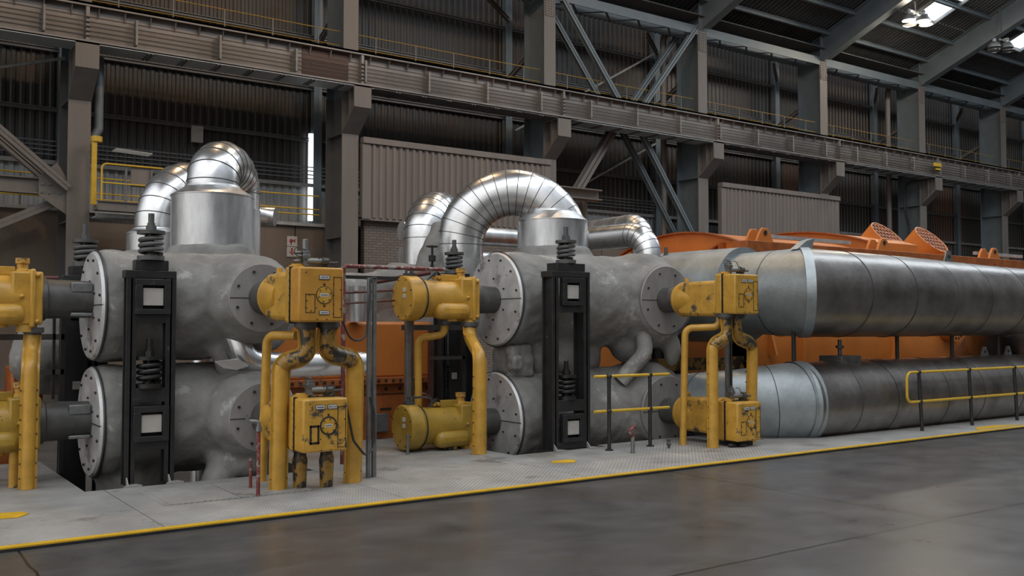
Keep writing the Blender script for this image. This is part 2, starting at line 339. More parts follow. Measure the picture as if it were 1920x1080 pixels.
def rect(name, x0, x1, y, z0, z1, m, parent): return MB().box(x0, x1, y, y + .02, z0, z1).build(name, m, parent)
def text(name, body, size, x, y, z, m, parent, rot=(PI / 2, 0, 0)):
    cu = bpy.data.curves.new('t', 'FONT'); cu.body = body; cu.size = size; cu.extrude = .001; cu.align_x = 'CENTER'; cu.align_y = 'CENTER'
    t = bpy.data.objects.new('t', cu); COL.objects.link(t); dg = bpy.context.evaluated_depsgraph_get(); me = bpy.data.meshes.new_from_object(t.evaluated_get(dg)); bpy.data.objects.remove(t)
    me.materials.clear(); me.materials.append(M[m]); o = bpy.data.objects.new(name, me); COL.objects.link(o); o.parent = parent
    o.location = V((x, y, z)) - V(parent['_o']); o.rotation_euler = rot; o['_o'] = tuple(parent['_o']); return o

# ================================================================== SETTING
def corrugated(x0, x1, y, z0, z1, pitch, depth):
    mb = MB(); vs_ = []; x = x0; k = 0
    prof = [(0, 0), (.35, 0), (.5, 1), (.85, 1)]
    while x < x1:
        for a, h in prof: vs_.append((x + a * pitch, y - h * depth))
        x += pitch
    n = len(vs_); mb.add([(a, b, z0) for a, b in vs_] + [(a, b, z1) for a, b in vs_], [(i, i + 1, n + i + 1, n + i) for i in range(n - 1)])
    return mb
BAY = 9.22; CX = [6.1 + BAY * k for k in range(-1, 9)]     # column centres
f = MB().box(-25, 75, -12, 8.74, -.3, -.03).build('floor', 'floor', loc=(0, 0, 0)); struct(f)
# raised machine deck: cut round the chest pits
deck = MB()
deck.box(-8, 75, 8.82, 9.78, -.3, 0)
d = deck.build('floor_tread_deck', 'tread', loc=(0, 0, 0)); struct(d)
deck = MB(); deck.box(-8, 5.3, 9.78, 11.2, -.3, -.002).box(7.7, 9.4, 9.78, 10.9, -.3, -.002).box(-8, 2.25, 11.2, 14, -.3, -.002).box(4.9, 7.7, 11.2, 16, -.3, -.002)
struct(deck.build('floor_smooth_deck', 'deck', loc=(0, 0, 0)))
deck = MB(); deck.box(5.3, 7.7, 9.78, 11.2, -.3, 0).box(9.4, 12.2, 9.78, 11.1, -.3, 0)
deck.add([(12.2, 9.78, -.3), (12.9, 9.78, -.3), (12.2, 11.0, -.3), (12.2, 9.78, 0), (12.9, 9.78, 0), (12.2, 11, 0)], [(0, 2, 1), (3, 4, 5), (0, 1, 4, 3), (1, 2, 5, 4), (2, 0, 3, 5)])
struct(deck.build('floor_tread_island', 'tread', loc=(0, 0, 0)))
struct(MB().box(-8, 75, 9.7, 36, -1.3, -1.2).build('floor_pit', 'pit', loc=(0, 0, 0)))
struct(MB().box(-8, 75, 8.715, 8.82, -.3, -.006).build('trim_1', 'bolt', loc=(0, 0, 0)))
k = MB().box(-8, 75, 8.725, 8.82, -.006, .006).build('yellow_kerb_edging', 'ystrip', loc=(0, 8.78, 0)); tag(k, 'yellow painted edging strip between the pale deck and dark concrete floor', 'edging')
k = MB().box(2.78, 4.3, 9.86, 10.85, 0, .008).box(2.72, 2.78, 9.86, 10.85, -.01, .002).build('trench_cover', 'tread', loc=(3.5, 10.3, 0)); tag(k, 'tread plate trench cover in the pale deck before the black spring frame', 'cover')

wall = corrugated(-6, 78, 35.6, 7.3, 18.5, .30, .045).build('wall_back', 'clad', loc=(0, 0, 0), recalc=False, ang=20); struct(wall)
for x0, x1, z0, z1 in ((43.9, 47.6, 5, 11.1), (59, 62.5, 5, 11.1), (50.0, 52.0, 0, 0)):
    if z1: corrugated(x0, x1, 35.56, z0, z1, .30, .055).build('rusty_sheeting', 'clad_rust', wall, recalc=False, ang=20)
corrugated(-6, 34, 35.55, 5.3, 7.3, .30, .055).build('pale_sheeting', 'clad_pale', wall, recalc=False, ang=20)
corrugated(34, 78, 35.55, 3, 7.3, .30, .055).build('grey_sheeting', 'clad', wall, recalc=False, ang=20)
for z in (9.1, 11.15, 13.2, 15.25):
    MB().ibeam((-6, 35.42, z), (78, 35.42, z), .16, .14, .03).build('girt', 'girt', wall)
MB().box(-6, 78, 35.3, 35.46, 7.22, 7.36).build('sill_rail', 'beam_light', wall)
for z in (7.55, 7.7, 7.85, 8.0): MB().bar((-6, 35.3, z), (34, 35.3, z), .04, .04).build('conduit', 'girt', wall)
for x in CX:
    MB().ibeam((x + .1, 35.3, 0), (x + .1, 35.3, 17), .34, .3, .03, up=(0, 1, 0)).build('wall_post', 'colblue', wall)
MB().box(15.15, 15.32, 35.32, 35.44, 5.9, 9.35).build('daylight_gap', 'sky', wall)
conc = MB(); x = -6
while x < 33.5:
    conc.box(x + .02, x + 2.48, 33.9, 34.2, -1.2, 5.5); x += 2.5
conc.box(-6, 33.5, 34.0, 34.25, -1.2, 5.45)
struct(conc.build('wall_concrete', 'concrete_brown', loc=(0, 0, 0)))
struct(MB().box(-6, 33.5, 33.75, 35.6, 5.5, 5.62).build('floor_gallery', 'girt_light', loc=(0, 0, 0)))
struct(MB().box(-6, 78, 35.7, 35.9, -1.2, 18.5).build('wall_outer', 'clad', loc=(0, 0, 0)))

# brick infill and taupe sheeted screens
bw = MB().box(16.0, 24.4, 32.2, 32.5, -1.2, 5.72).build('wall_brick', 'brick_m', loc=(0, 0, 0)); struct(bw)
def screen(x0, x1, z0, z1, label):
    t = thing('sheeted_screen', label, 'screen', (x0, 31.9, z0), 'taupe corrugated screens between the columns')
    corrugated(x0 + .3, x1 - .2, 31.92, z0, z1 - .2, .28, .07).build('sheeting', 'panel', t, recalc=False, ang=20)
    MB().box(x0, x1, 31.78, 32.1, z1 - .22, z1).box(x0, x0 + .34, 31.86, 32.1, z0 - .05, z1 - .2).box(x1 - .3, x1, 31.86, 32.1, z0 - .05, z1 - .2).box(x0, x1, 31.9, 32.1, z0 - .1, z0).build('edge_trim', 'panel', t)
screen(15.75, 24.45, 5.76, 8.72, 'taupe corrugated screen above the brick wall behind the silver arch pipe')
screen(34.85, 44.0, 3.4, 8.68, 'taupe corrugated screen standing behind the orange turbine casing')

# ------------------------------------------------------------------ columns, girder, rafters, struts
ORD = ['', 'first from the picture left edge', 'second from the left, beside the taupe screen', 'third from the left, above the silver arch pipe', 'fourth, right of the crossed braces', 'fifth, left of the lit lamp cluster', 'sixth, below the unlit lamp cluster', 'seventh, near the picture right edge', '', '']
def column(i, x):
    lab = 'tall riveted steel building column, ' + ORD[i]
    t = thing('steel_column', lab, 'column', (x, 32, -1.2), 'main columns of the hall')
    MB().box(x - .33, x + .33, 32, 32.05, -1.2, 10.3).build('lower_front_flange', 'col', t); lo = MB(); lo.box(x - .02, x + .02, 32.05, 33.4, -1.2, 10.3).box(x - .33, x + .33, 33.4, 33.45, -1.2, 10.3)
    for z in (2, 5, 8.8): lo.box(x - .3, x + .3, 32.05, 33.4, z, z + .04)
    lo.build('lower_shaft', 'colblue' if i > 2 else 'col_dark', t)
    cb = MB()
    pr = [(32.02, 10.34), (31.04, 10.34), (31.04, 9.6), (32.02, 8.84)]
    cb.prism([(x - .02, y, z) for y, z in pr], (.04, 0, 0)).box(x - .34, x + .34, 31.0, 31.05, 9.6, 10.36).bar((x, 31.02, 9.62), (x, 32.0, 8.82), .68, .05).box(x - .3, x + .3, 31.05, 32.0, 10.3, 10.34).box(x - .3, x + .3, 31.5, 31.54, 9.25, 10.3)
    cb.build('corbel', 'col', t)
    MB().box(x - .3, x + .3, 32, 32.05, 10.3, 16.0).build('upper_front_flange', 'col', t); MB().box(x - .02, x + .02, 32.05, 33.4, 10.3, 16).box(x - .3, x + .3, 33.4, 33.45, 10.3, 17).build('upper_shaft', 'colblue', t)
    sp = MB(); sp.box(x - .26, x + .26, 31.97, 32, 14.9, 15.85)
    for r_ in range(8):
        for c in range(4): sp.box(x - .22 + c * .13, x - .17 + c * .13, 31.94, 31.98, 14.97 + r_ * .11, 15.02 + r_ * .11)
    sp.build('splice_plate', 'col', t)
    rv = MB()
    for c in range(9):
        for r_ in range(2): rv.box(x - .05, x - .02, 32.12 + c * .14, 32.17 + c * .14, 15.1 + r_ * .12, 15.15 + r_ * .12)
    rv.build('rivet_rows', 'col', t)
    return t
for i, x in enumerate(CX[:9]):
    if i == 0: continue
    if i == 8: ORD[8] = 'eighth, farthest along the hall'
    column(i, x)
cg = thing('crane_girder', 'long riveted crane runway girder crossing the whole hall above the machines', 'girder', (-3, 31, 10.36))
g = MB(); g.box(-6, 76, 31.25, 31.29, 10.4, 11.55).build('web_plate', 'beam', cg)
MB().box(-6, 76, 31.0, 31.75, 11.55, 11.62).box(-6, 76, 31.0, 31.04, 11.5, 11.62).build('top_flange', 'beam', cg)
for a, b_, m_ in ((-6, 15.1, 'flange_pale'), (15.1, 25.2, 'girt'), (25.2, 33.6, 'flange_pale'), (33.6, 43.5, 'girt'), (43.5, 61.2, 'flange_pale'), (61.2, 76, 'girt')): MB().box(a, b_, 31.0, 31.95, 10.34, 10.4).build('bottom_flange', m_, cg)
MB().box(-6, 76, 31.0, 31.02, 10.36, 10.46).build('flange_lip', 'beam', cg)
st = MB(); x = -5.9
while x < 75: st.prism([(x, 31.24, 11.55), (x, 31.03, 11.55), (x, 31.20, 11.22), (x, 31.24, 11.22)], (.03, 0, 0)); x += .77
st.build('stub_stiffener', 'beam', cg)['kind'] = 'stuff'
for x in CX[:9]: MB().box(x - .05, x + .05, 31.02, 31.25, 10.4, 11.55).build('joint_stiffener', 'beam_light' if 0 else 'beam', cg)
for k, z in enumerate((11.16, 11.01, 10.87, 10.73, 10.59)): MB().bar((-6, 30.98, z), (76, 30.98, z), .035, .03).build('conductor_bar', 'wire', cg)
x = CX[0] + .1
while x < 75:
    MB().box(x - .03, x + .03, 30.95, 31.2, 10.52, 11.3).build('bar_bracket', 'beam_light', cg); x += BAY / 3.5
for k in range(1, 60):
    x = -2 + k * 1.1
    if 6.9 < x: MB().bar((x, 31.0, 10.33), (x + .03, 31.9, 10.33), .05, .05).bar((x + .12, 31.0, 10.33), (x + .15, 31.9, 10.33), .05, .05).build('cross_batten', 'girt', cg)
MB().box(13.1, 14.85, 31.22, 31.25, 10.42, 11.5).build('orange_stained_panel', 'clad_rust', cg)
sg = MB().box(51.6, 52.3, 30.9, 31.0, 10.95, 11.15).box(51.85, 52.2, 30.9, 31.0, 10.75, 10.85).build('yellow_marker_sign', 'yrail', loc=(51.9, 30.9, 10.9)); tag(sg, 'small yellow marker sign on the crane girder near the sixth column', 'sign')

for k in range(1, 8):
    x0, x1 = CX[k] + .3, CX[k + 1] - .3
    where = ['', 'bay at the far left', 'bay over the taupe screen', 'bay with the crossed braces', 'bay right of the crossed braces', 'bay below the lit lamps', 'bay below the unlit lamps', 'last bay at the right edge'][k]
    t = thing('guard_rail', 'thin yellow guard rail on the crane walkway, ' + where, 'railing', (x0, 32.3, 11.6), 'walkway guard rails above the girder')
    for n_, z in (('top_rail', 12.62), ('mid_rail', 12.1)): MB().cyl((x0, 32.3, z), (x1, 32.3, z), .017, n=8).build(n_, 'yrail_dull', t)
    for j in range(5): xx = x0 + (x1 - x0) * (j + .5) / 5; MB().box(xx - .02, xx + .02, 32.28, 32.32, 11.6, 12.62).build('rail_post', 'girt', t)
    MB().tube(arc_path([(x0 + 1.2, 32.5, 11.62), (x0 + 1.5, 32.5, 12.0), (x0 + 5.5, 32.5, 12.0), (x0 + 6.1, 32.5, 11.62)], .15, 4), .02, 8).build('inner_rail', 'yrail_dull', t)
tag(MB().box(-6, 76, 31.85, 33.0, 11.5, 11.56).build('crane_walkway', 'girt', loc=(20, 32.4, 11.5)), 'narrow steel walkway running behind the crane girder top', 'walkway')

RAFT = ['', '', '', 'between the crossed braces and the upper edge', 'rising from the fourth column', 'rising beside the lit lamp cluster', 'rising beside the unlit lamp cluster', 'rising at the right edge', 'beyond the right edge']
for i in range(2, 9):
    x = CX[i]
    t = thing('roof_rafter', 'deep blue grey plate rafter ' + (RAFT[i] or 'over the taupe screen'), 'rafter', (x, 32, 16), 'plate rafters of the roof')
    sl = .40; y1 = 6
    pr = [(33.4, 16.0), (32.0, 15.95), (31.7, 16.0), (y1, 16.0 + sl * (31.7 - y1)), (y1, 17.4 + sl * (31.5 - y1)), (33.4, 17.4 - sl * 1.9)]
    MB().prism([(x - .02, y, z) for y, z in pr], (.04, 0, 0)).build('web', 'colblue', t)
    MB().bar((x, 31.75, 15.98), (x, y1, 16.0 + sl * (31.7 - y1)), .5, .05).build('bottom_flange', 'colblue', t)
    MB().bar((x, 33.4, 16.66), (x, y1, 17.42 + sl * (31.5 - y1)), .5, .05).build('top_flange', 'colblue', t)
    MB().box(x - .25, x + .25, 31.98, 32.03, 15.9, 17.2).bar((x, 32.1, 16.0), (x, 33.3, 16.7), .3, .04).build('knee_stiffener', 'colblue', t)
    for yy in (27.2, 20): MB().bar((x - .1, yy, 16 + sl * (31.7 - yy)), (x - .1, yy, 17.4 + sl * (31.5 - yy)), .14, .05).build('web_stiffener', 'colblue', t)
STR = ['', '', 'over the taupe screen', 'over the crossed braces', 'right of the crossed braces', 'below the lit lamps', 'below the unlit lamps', 'at the right edge']
for i in range(2, 8):
    x0, x1 = CX[i] + .3, CX[i + 1] - .3
    t = thing('eaves_strut', 'latticed steel eaves strut ' + STR[i], 'strut', (x0, 32, 15.7), 'eaves struts between column heads')
    MB().box(x0, x1, 32.0, 32.04, 15.68, 16.1).build('front_channel', 'colblue', t)
    MB().box(x0, x1, 32.9, 32.94, 15.68, 16.1).build('back_channel', 'colblue', t)
    lt = MB()
    for j in range(9): a = x0 + (x1 - x0) * j / 9; b = x0 + (x1 - x0) * (j + 1) / 9; lt.bar((a, 32.04, 15.7), (b, 32.9, 15.7), .1, .03) if j % 2 else lt.bar((a, 32.9, 15.7), (b, 32.04, 15.7), .1, .03)
    lt.build('lacing', 'colblue', t)
    xm = (x0 + x1) / 2
    # bracing from wall posts to column back
    b = MB(); b.ibeam((CX[i] + .1, 35.2, 12.9), (CX[i] + .02, 33.5, 13.6), .16, .2, .03); b.build('back_brace', 'col', t)
    b = MB(); b.ibeam((CX[i + 1] + .1, 35.2, 15.6), (CX[i + 1] - 2.2, 33.5, 15.7), .14, .2, .03); b.build('corner_brace', 'col', t)
# crossed braces in bay C-D and left bay
def brace(name, p, q, a, b_, lab, m='col', dbl=True, up=(0, 1, 0)):
    t = thing(name, lab, 'brace', p, 'diagonal column braces')
    if dbl:
        for dy in (-.55, .55): MB().ibeam((p[0], p[1] + dy, p[2]), (q[0], q[1] + dy, q[2]), a * .75, b_ * .75, .03, up=up).build('brace_member', m, t)
    else: MB().ibeam(p, q, a, b_, .03, up=up).build('brace_member', m, t)
xm = CX[3] + BAY / 2
brace('diagonal_brace', (CX[3] + .4, 32.6, 16.2), (xm - .2, 32.6, 11.2), .3, .3, 'double diagonal brace above the crane girder, leaning from the third column', 'colblue')
brace('diagonal_brace', (CX[4] - .3, 32.6, 16.1), (xm + .3, 32.6, 11.2), .3, .3, 'double diagonal brace above the crane girder, leaning from the fourth column', 'colblue')
brace('diagonal_brace', (xm - .3, 32.6, 11.0), (CX[3] + .3, 32.6, 5.4), .36, .36, 'brown diagonal brace below the crane girder, running down to the third column', 'col', False)
brace('diagonal_brace', (xm + .3, 32.6, 11.0), (CX[4] - .1, 32.6, 5.2), .3, .3, 'double diagonal brace below the crane girder, running down to the fourth column', 'colblue')
brace('diagonal_brace', (CX[1] - .3, 32.5, 6.0), (CX[0] + 2.5, 32.5, 11.4), .3, .34, 'double diagonal brace rising leftward from the first column gusset', 'col')
brace('diagonal_brace', (CX[1] - .3, 32.5, 5.75), (CX[0] + 1, 32.5, 1.7), .25, .3, 'single diagonal brace dropping leftward from the first column gusset', 'col', False)
t = thing('horizontal_strut', 'horizontal brown strut ending at the bolted gusset on the first column', 'strut', (CX[1], 32.3, 5.9))
MB().ibeam((-6, 32.3, 6.05), (CX[1] - .9, 32.3, 6.05), .3, .5, .04).build('strut_member', 'col', t)
gp = MB().prism([(CX[1] - 1.1, 32.1, 6.35), (CX[1] - .6, 32.1, 6.8), (CX[1] - .3, 32.1, 6.3), (CX[1] - .3, 32.1, 5.2), (CX[1] - .6, 32.1, 5.4), (CX[1] - 1.1, 32.1, 5.75)], (0, .04, 0)).build('gusset_plate', 'col', t)
bl = MB()
for a in (-1.0, -.8, -.5):
    for c in (5.85, 6.1): bl.cyl((CX[1] + a, 32.05, c), (CX[1] + a, 32.1, c), .035, n=8)
bl.build('gusset_bolts', 'girt', t)
# thin tie rods on the wall in the braced bay
for (p, q, lab) in (((25.0, 35.2, 10.6), (33.8, 35.2, 15.6), 'thin slanting tie rod on the back wall above the girder, crossing the third bay'), ((26.0, 35.2, 6.9), (33.8, 35.2, 11.0), 'thin slanting tie rod on the back wall below the girder, crossing the third bay'), ((-3, 33, 7.5), (CX[1] - .28, 33, 10.3), 'thin slanting tie rod under the girder at the far left')):
    o = MB().bar(p, q, .08, .08).build('tie_rod', 'girt_light', loc=p); tag(o, lab, 'tie rod')

# roof
zr = lambda y: 17.5 + .4 * (31.5 - y)
rf = MB(); holes = []
x = -6; n = 0; pts = []
def deck_strip(x0, x1, ya, yb):
    mb = MB(); vs_ = []; xx = x0
    while xx < x1 - 1e-6:
        for a, h in ((0, 0), (.4, 0), (.5, 1), (.9, 1)): vs_.append((xx + a * .3, h * .06))
        xx += .3
    n = len(vs_); mb.add([(a, ya, zr(ya) + h) for a, h in vs_] + [(a, yb, zr(yb) + h) for a, h in vs_], [(i, i + 1, n + i + 1, n + i) for i in range(n - 1)]); return mb
roof = None
for (a, b_, ya, yb) in ((-6, 76, 34.5, 29.2), (-6, 76, 10, 6)):
    o = deck_strip(a, b_, ya, yb).build('ceiling', 'roofdeck', loc=(0, 0, 0), recalc=False, ang=20); struct(o); roof = roof or o
for i in range(2, 8):
    c = CX[i] + 3.9
    if i == 2: deck_strip(-6, c, 29.2, 10).build('ceiling_sheet', 'roofdeck', roof, recalc=False, ang=20)
    deck_strip(c + 2.1, CX[i + 1] + 3.9 if i < 7 else 76, 29.2, 10).build('ceiling_sheet', 'roofdeck', roof, recalc=False, ang=20)
    deck_strip(c, c + 2.1, 28.0, 27.6).build('ceiling_sheet', 'roofdeck', roof, recalc=False, ang=20)
    for (ya, yb) in ((29.2, 28.0), (27.6, 10)):
        w_ = MB().add([(c, ya, zr(ya) + .05), (c + 2.1, ya, zr(ya) + .05), (c + 2.1, yb, zr(yb) + .05), (c, yb, zr(yb) + .05)], [(0, 1, 2, 3)]).build('skylight_pane', 'sky', roof, recalc=False)
    MB().bar((c, 29.3, zr(29.3) - .05), (c, 10, zr(10) - .05), .12, .16).bar((c + 2.1, 29.3, zr(29.3) - .05), (c + 2.1, 10, zr(10) - .05), .12, .16).bar((c, 29.25, zr(29.25) - .05), (c + 2.1, 29.25, zr(29.25) - .05), .12, .16).build('skylight_frame', 'girt_light', roof)
for y in (31.6, 30.0, 27.8, 25, 22, 19, 16, 13): MB().ibeam((-6, y, zr(y) - .14), (76, y, zr(y) - .14), .16, .22, .03).build('purlin', 'colblue', roof)
MB().box(-6, 76, 31.8, 34.3, 16.55, 16.6).build('soffit_panel', 'soffit', roof)

# lamp clusters
def lamp_cluster(x, y, z, lab, lit):
    t = thing('lamp_cluster', lab, 'lamp', (x, y, z), 'high bay lamp clusters')
    MB().bar((x - .7, y, z + .55), (x + .9, y, z + .55), .08, .08).bar((x, y, z + .55), (x, y + .05, z + 1.1), .06, .06).bar((x, y - .5, z + .5), (x, y + .5, z + .5), .08, .06).build('hanger_frame', 'girt_light', t)
    for j, (dx, dy, g_) in enumerate(((-.6, 0, 1), (.1, -.35, 1), (.75, -.1, 2), (.1, .4, 0))):
        c = (x + dx, y + dy, z)
        s = MB().lathe([(0, .34), (.12, .32), (.27, .22), (.34, .1), (.5, .09)], c, (0, 0, 1), 20, cap=False).build('lamp_reflector', 'lampshell', t)
        MB().cyl((c[0], c[1], z + .34), (c[0], c[1], z + .56), .1, n=12).build('lamp_socket', 'girt_light', s)
        mm = ('lampshell', 'lampglow', 'lampwarm')[g_ if lit else 0]
        MB().lathe([(0, .31), (.01, .3)], (c[0], c[1], z + .03), (0, 0, 1), 20).build('lamp_glass', mm, s)
lamp_cluster(44.6, 27.6, 17.15, 'lit high bay lamp cluster with one warm lamp by the bright skylight', True)
lamp_cluster(52.75, 27.6, 17.15, 'unlit high bay lamp cluster by the right rafter', False)
lamp_cluster(16.5, 20.5, 19.6, 'lit high bay lamp cluster over the machines above the picture', True)
for p, c, e_ in (((44.6, 27.3, 17.0), (1, .85, .65), 900), ((16.5, 20.3, 19.3), (1, .66, .35), 1500), ((7.3, 20.3, 19.3), (1, .66, .35), 1500)):
    d_ = bpy.data.lights.new('lamp_light', 'POINT'); d_.energy = e_; d_.color = c; d_.shadow_soft_size = .35; o = bpy.data.objects.new('lamp_light', d_); COL.objects.link(o); o.location = p

# gallery rail, access platform, wall box, fire sign
for k, (x0, x1) in enumerate(((-4, 5.7), (6.7, 14.9), (16, 24))):
    t = thing('gallery_rail', ['yellow gallery rail left of the first column', 'yellow gallery rail behind the silver riser pipes', 'yellow gallery rail hidden behind the second column'][k], 'railing', (x0, 33.8, 5.6), 'gallery guard rails')
    for n_, z in (('top_rail', 6.66), ('mid_rail', 6.15), ('toe_rail', 5.95)): MB().cyl((x0, 33.8, z), (x1, 33.8, z), .026, n=8).build(n_, 'yrail', t)
    nj = 5
    for j in range(nj): xx = x0 + (x1 - x0) * (j + .5) / nj; MB().box(xx - .03, xx + .03, 33.78, 33.84, 5.6, 6.66).build('rail_post', 'girt', t)
t = thing('access_platform', 'small steel platform with yellow stair rails beside the first column', 'platform', (7.6, 31, 5.5))
MB().box(6.5, 8.9, 30.7, 31.9, 5.35, 5.5).ibeam((6.4, 30.7, 5.4), (9.0, 30.7, 5.4), .15, .3, .03).build('platform_deck', 'col', t)
gr = MB()
for j in range(20): gr.box(6.5 + j * .1, 6.53 + j * .1, 31.0, 33.2, 5.12, 5.16)
gr.box(6.4, 8.6, 30.98, 31.02, 5.08, 5.2).build('grating', 'girt_light', t)
MB().tube(arc_path([(6.5, 30.7, 5.5), (6.5, 30.7, 6.68), (8.3, 30.7, 6.68), (9.6, 30.7, 5.6)], .15, 5), .03, 8).build('stair_rail', 'yrail', t)
MB().tube(arc_path([(6.5, 30.7, 6.1), (8.1, 30.7, 6.1), (9.2, 30.7, 5.1)], .1, 4), .025, 8).build('stair_mid_rail', 'yrail', t)
MB().tube(arc_path([(7.9, 31.7, 6.45), (8.4, 31.7, 6.45), (9.6, 31.7, 5.5)], .1, 4), .03, 8).build('far_stair_rail', 'yrail', t)
for xx in (7.2, 7.95, 8.9): MB().box(xx - .03, xx + .03, 30.68, 30.74, 5.4, 6.6 if xx < 8.5 else 6.2).build('rail_post', 'girt', t)
MB().box(7.35, 8.0, 30.75, 30.79, 6.05, 6.65).build('sheet_panel', 'panel', t)
t = thing('jib_post', 'yellow jib post with a slatted lamp beside the first column', 'post', (6.62, 31.5, 5.5))
MB().box(6.36, 6.5, 31.4, 31.55, 5.5, 7.45).build('post', 'yrail', t); MB().cyl((6.5, 31.5, 7.45), (6.5, 31.5, 7.62), .17, n=16).build('cap', 'yrail', t)
sl_ = MB()
for j in range(4): sl_.bar((7.0, 31.2 + j * .15, 7.25), (8.1, 31.2 + j * .15, 7.2), .05, .04)
sl_.build('slatted_lamp', 'girt_light', t)
wb = MB().box(10.55, 10.95, 35.25, 35.4, 8.5, 9.1).build('wall_box', 'white', loc=(10.75, 35.3, 8.8)); tag(wb, 'pale rectangular box mounted high on the dark sheeting above the riser pipe', 'box')
t = thing('fire_sign', 'white fire point sign with red pictograms on the brown concrete wall', 'sign', (13.95, 33.85, 4.5))
P0 = (13.92, 33.85)
MB().box(13.66, 14.06, 33.85, 33.88, 4.33, 4.7).box(13.66, 14.06, 33.85, 33.88, 4.72, 5.1).build('sign_board', 'white', t)
MB().cyl((13.82, 33.84, 4.93), (13.82, 33.85, 4.93), .07).box(13.86, 13.97, 33.84, 33.85, 4.91, 4.95).box(13.94, 13.98, 33.84, 33.85, 4.86, 5.0).box(13.8, 13.84, 33.84, 33.85, 4.77, 4.9).build('hose_pictogram', 'signred', t)
MB().box(13.82, 13.89, 33.84, 33.85, 4.5, 4.66).prism([(13.73, 33.84, 4.55), (13.86, 33.84, 4.38), (13.99, 33.84, 4.55), (13.86, 33.84, 4.47)], (0, .01, 0)).build('arrow_pictogram', 'signred', t)
dp = MB().tube(arc_path([(6.72, 32.3, 10.3), (6.72, 32.3, 8.0), (6.45, 32.3, 7.5)], .1, 4), .14, 12).build('rain_pipe', 'colblue', loc=(6.7, 32.3, 8)); tag(dp, 'blue grey downpipe on the first column under the girder', 'pipe')
for k, x in enumerate((CX[4] - .75, CX[6] - .7)):
    o = MB().tube(arc_path([(x, 33.6, 17), (x, 33.6, 16.3), (x - .3, 33.6, 15.6), (x - .3, 33.6, 1)], .2, 5), .15, 12).build('rain_pipe', 'col', loc=(x, 33.6, 8)); tag(o, ['brown downpipe beside the fourth column', 'brown downpipe beside the sixth column'][k], 'pipe')
o = MB()
for dx in (0, .18): o.tube(arc_path([(CX[6] + .1, 31.4, 10.3), (CX[6] - .8 - dx, 32.6, 10.2), (CX[6] - .8 - dx, 32.6, 8.4), (CX[6] - .5 - dx, 32.6, 7.6), (CX[6] - .5 - dx, 32.6, 4)], .4, 6), .04, 8)
tag(o.build('hanging_cable', 'cable', loc=(CX[6], 32, 7)), 'pair of black cables hanging from the girder on the sixth column', 'cable')
#PART2
# ================================================================== MACHINES
def remesh(o, vox, disp=.03, dscale=.5, sm=4):
    r = o.modifiers.new('remesh', 'REMESH'); r.mode = 'VOXEL'; r.voxel_size = vox; r.use_smooth_shade = True
    s = o.modifiers.new('smooth', 'SMOOTH'); s.iterations = sm * 3; s.factor = .5
    if disp:
        t = bpy.data.textures.new('lumps', 'CLOUDS'); t.noise_scale = dscale; t.noise_depth = 3
        d = o.modifiers.new('lumps', 'DISPLACE'); d.texture = t; d.strength = disp * 2; d.texture_coords = 'LOCAL'; d.mid_level = .5
    return o
def bolts(mb, c, axis, R, n, r=.012, ph=0):
    ax = V(axis).normalized(); u = V((0, 0, 1)); a = ax.cross(u).normalized(); b = ax.cross(a)
    for k in range(n):
        t = ph + 2 * PI * k / n; p = V(c) + (a * math.cos(t) + b * math.sin(t)) * R; mb.cyl(p - ax * .005, p + ax * .014, r, n=8)
    return mb

def chest(name, lab, x0, x1, yc, zc, r, xn, yn, rn, zn, riser=None, lumps=(), m='insul', cov='alu', grp=None):
    t = thing(name, lab, 'steam chest', ((x0 + x1) / 2, yc, zc - r), grp)
    b = MB(); L_ = x1 - x0
    b.lathe([(0, r * .93), (.04, r * .97), (.1, r), (.45, r * .985), (.6, r * .96), (L_ * .5, r * 1.0), (L_ - .5, r * .97), (L_ - .2, r * .82), (L_ - .05, r * .5), (L_, .1)], (x0, yc, zc), (1, 0, 0), 40)
    b.lathe([(0, rn * 1.45), (yc - yn - .28, rn * 1.35), (yc - yn - .12, rn * 1.08), (yc - yn, rn * 1.03)], (xn, yc, zn), (0, -1, 0), 36)
    if riser: b.lathe([(0, riser[2] * 1.5), (.45, riser[2] * 1.25), (.8, riser[2] * 1.0)], (riser[0], riser[1], zc + r - .62), (0, 0, 1), 36)
    for c in lumps: b.sph(c[0], c[1], c[2] if len(c) > 2 else (1, 1, 1)) if len(c[0]) == 3 else b.tube([c[0][:3], c[0][3:]], c[1])
    remesh(b.build('insulation_jacket', m, t), .042, .035, .32)
    d = MB(); d.lathe([(0, 0.001), (0, r * .93), (.03, r * .96), (.05, r * .96)], (x0 - .035, yc, zc), (1, 0, 0), 56, cap=False); dd = d.build('end_cover', cov, t, ang=25)
    sp = MB(); sp.box(x0 - .042, x0 - .03, yc - r * .95, yc + r * .2, zc - .006, zc + .004).build('cover_seam', 'bolt', dd)
    bm_ = MB(); bolts(bm_, (x0 - .04, yc, zc), (-1, 0, 0), r * .82, 12, .016, .2); bolts(bm_, (x0 - .04, yc, zc), (-1, 0, 0), r * .42, 6, .014, .5); bm_.build('cover_screw', 'bolt', dd)
    d = MB(); d.lathe([(0, .001), (0, rn * .98), (.02, rn)], (xn, yn - .03, zn), (0, 1, 0), 48, cap=False); dd = d.build('nozzle_cover', 'alu_dull', t, ang=25)
    MB().box(xn - rn * .97, xn + rn * .1, yn - .036, yn - .028, zn - .005, zn + .003).build('cover_seam', 'bolt', dd)
    bm_ = MB(); bolts(bm_, (xn, yn - .035, zn), (0, -1, 0), rn * .8, 8, .016, .35); bm_.build('cover_screw', 'bolt', dd)
    rg = MB(); rg.ring((x0 + .012, yc, zc), (1, 0, 0), r * .965, .014, 56, 6); rg.build('cover_rim', 'silver_dark', t)
    return t
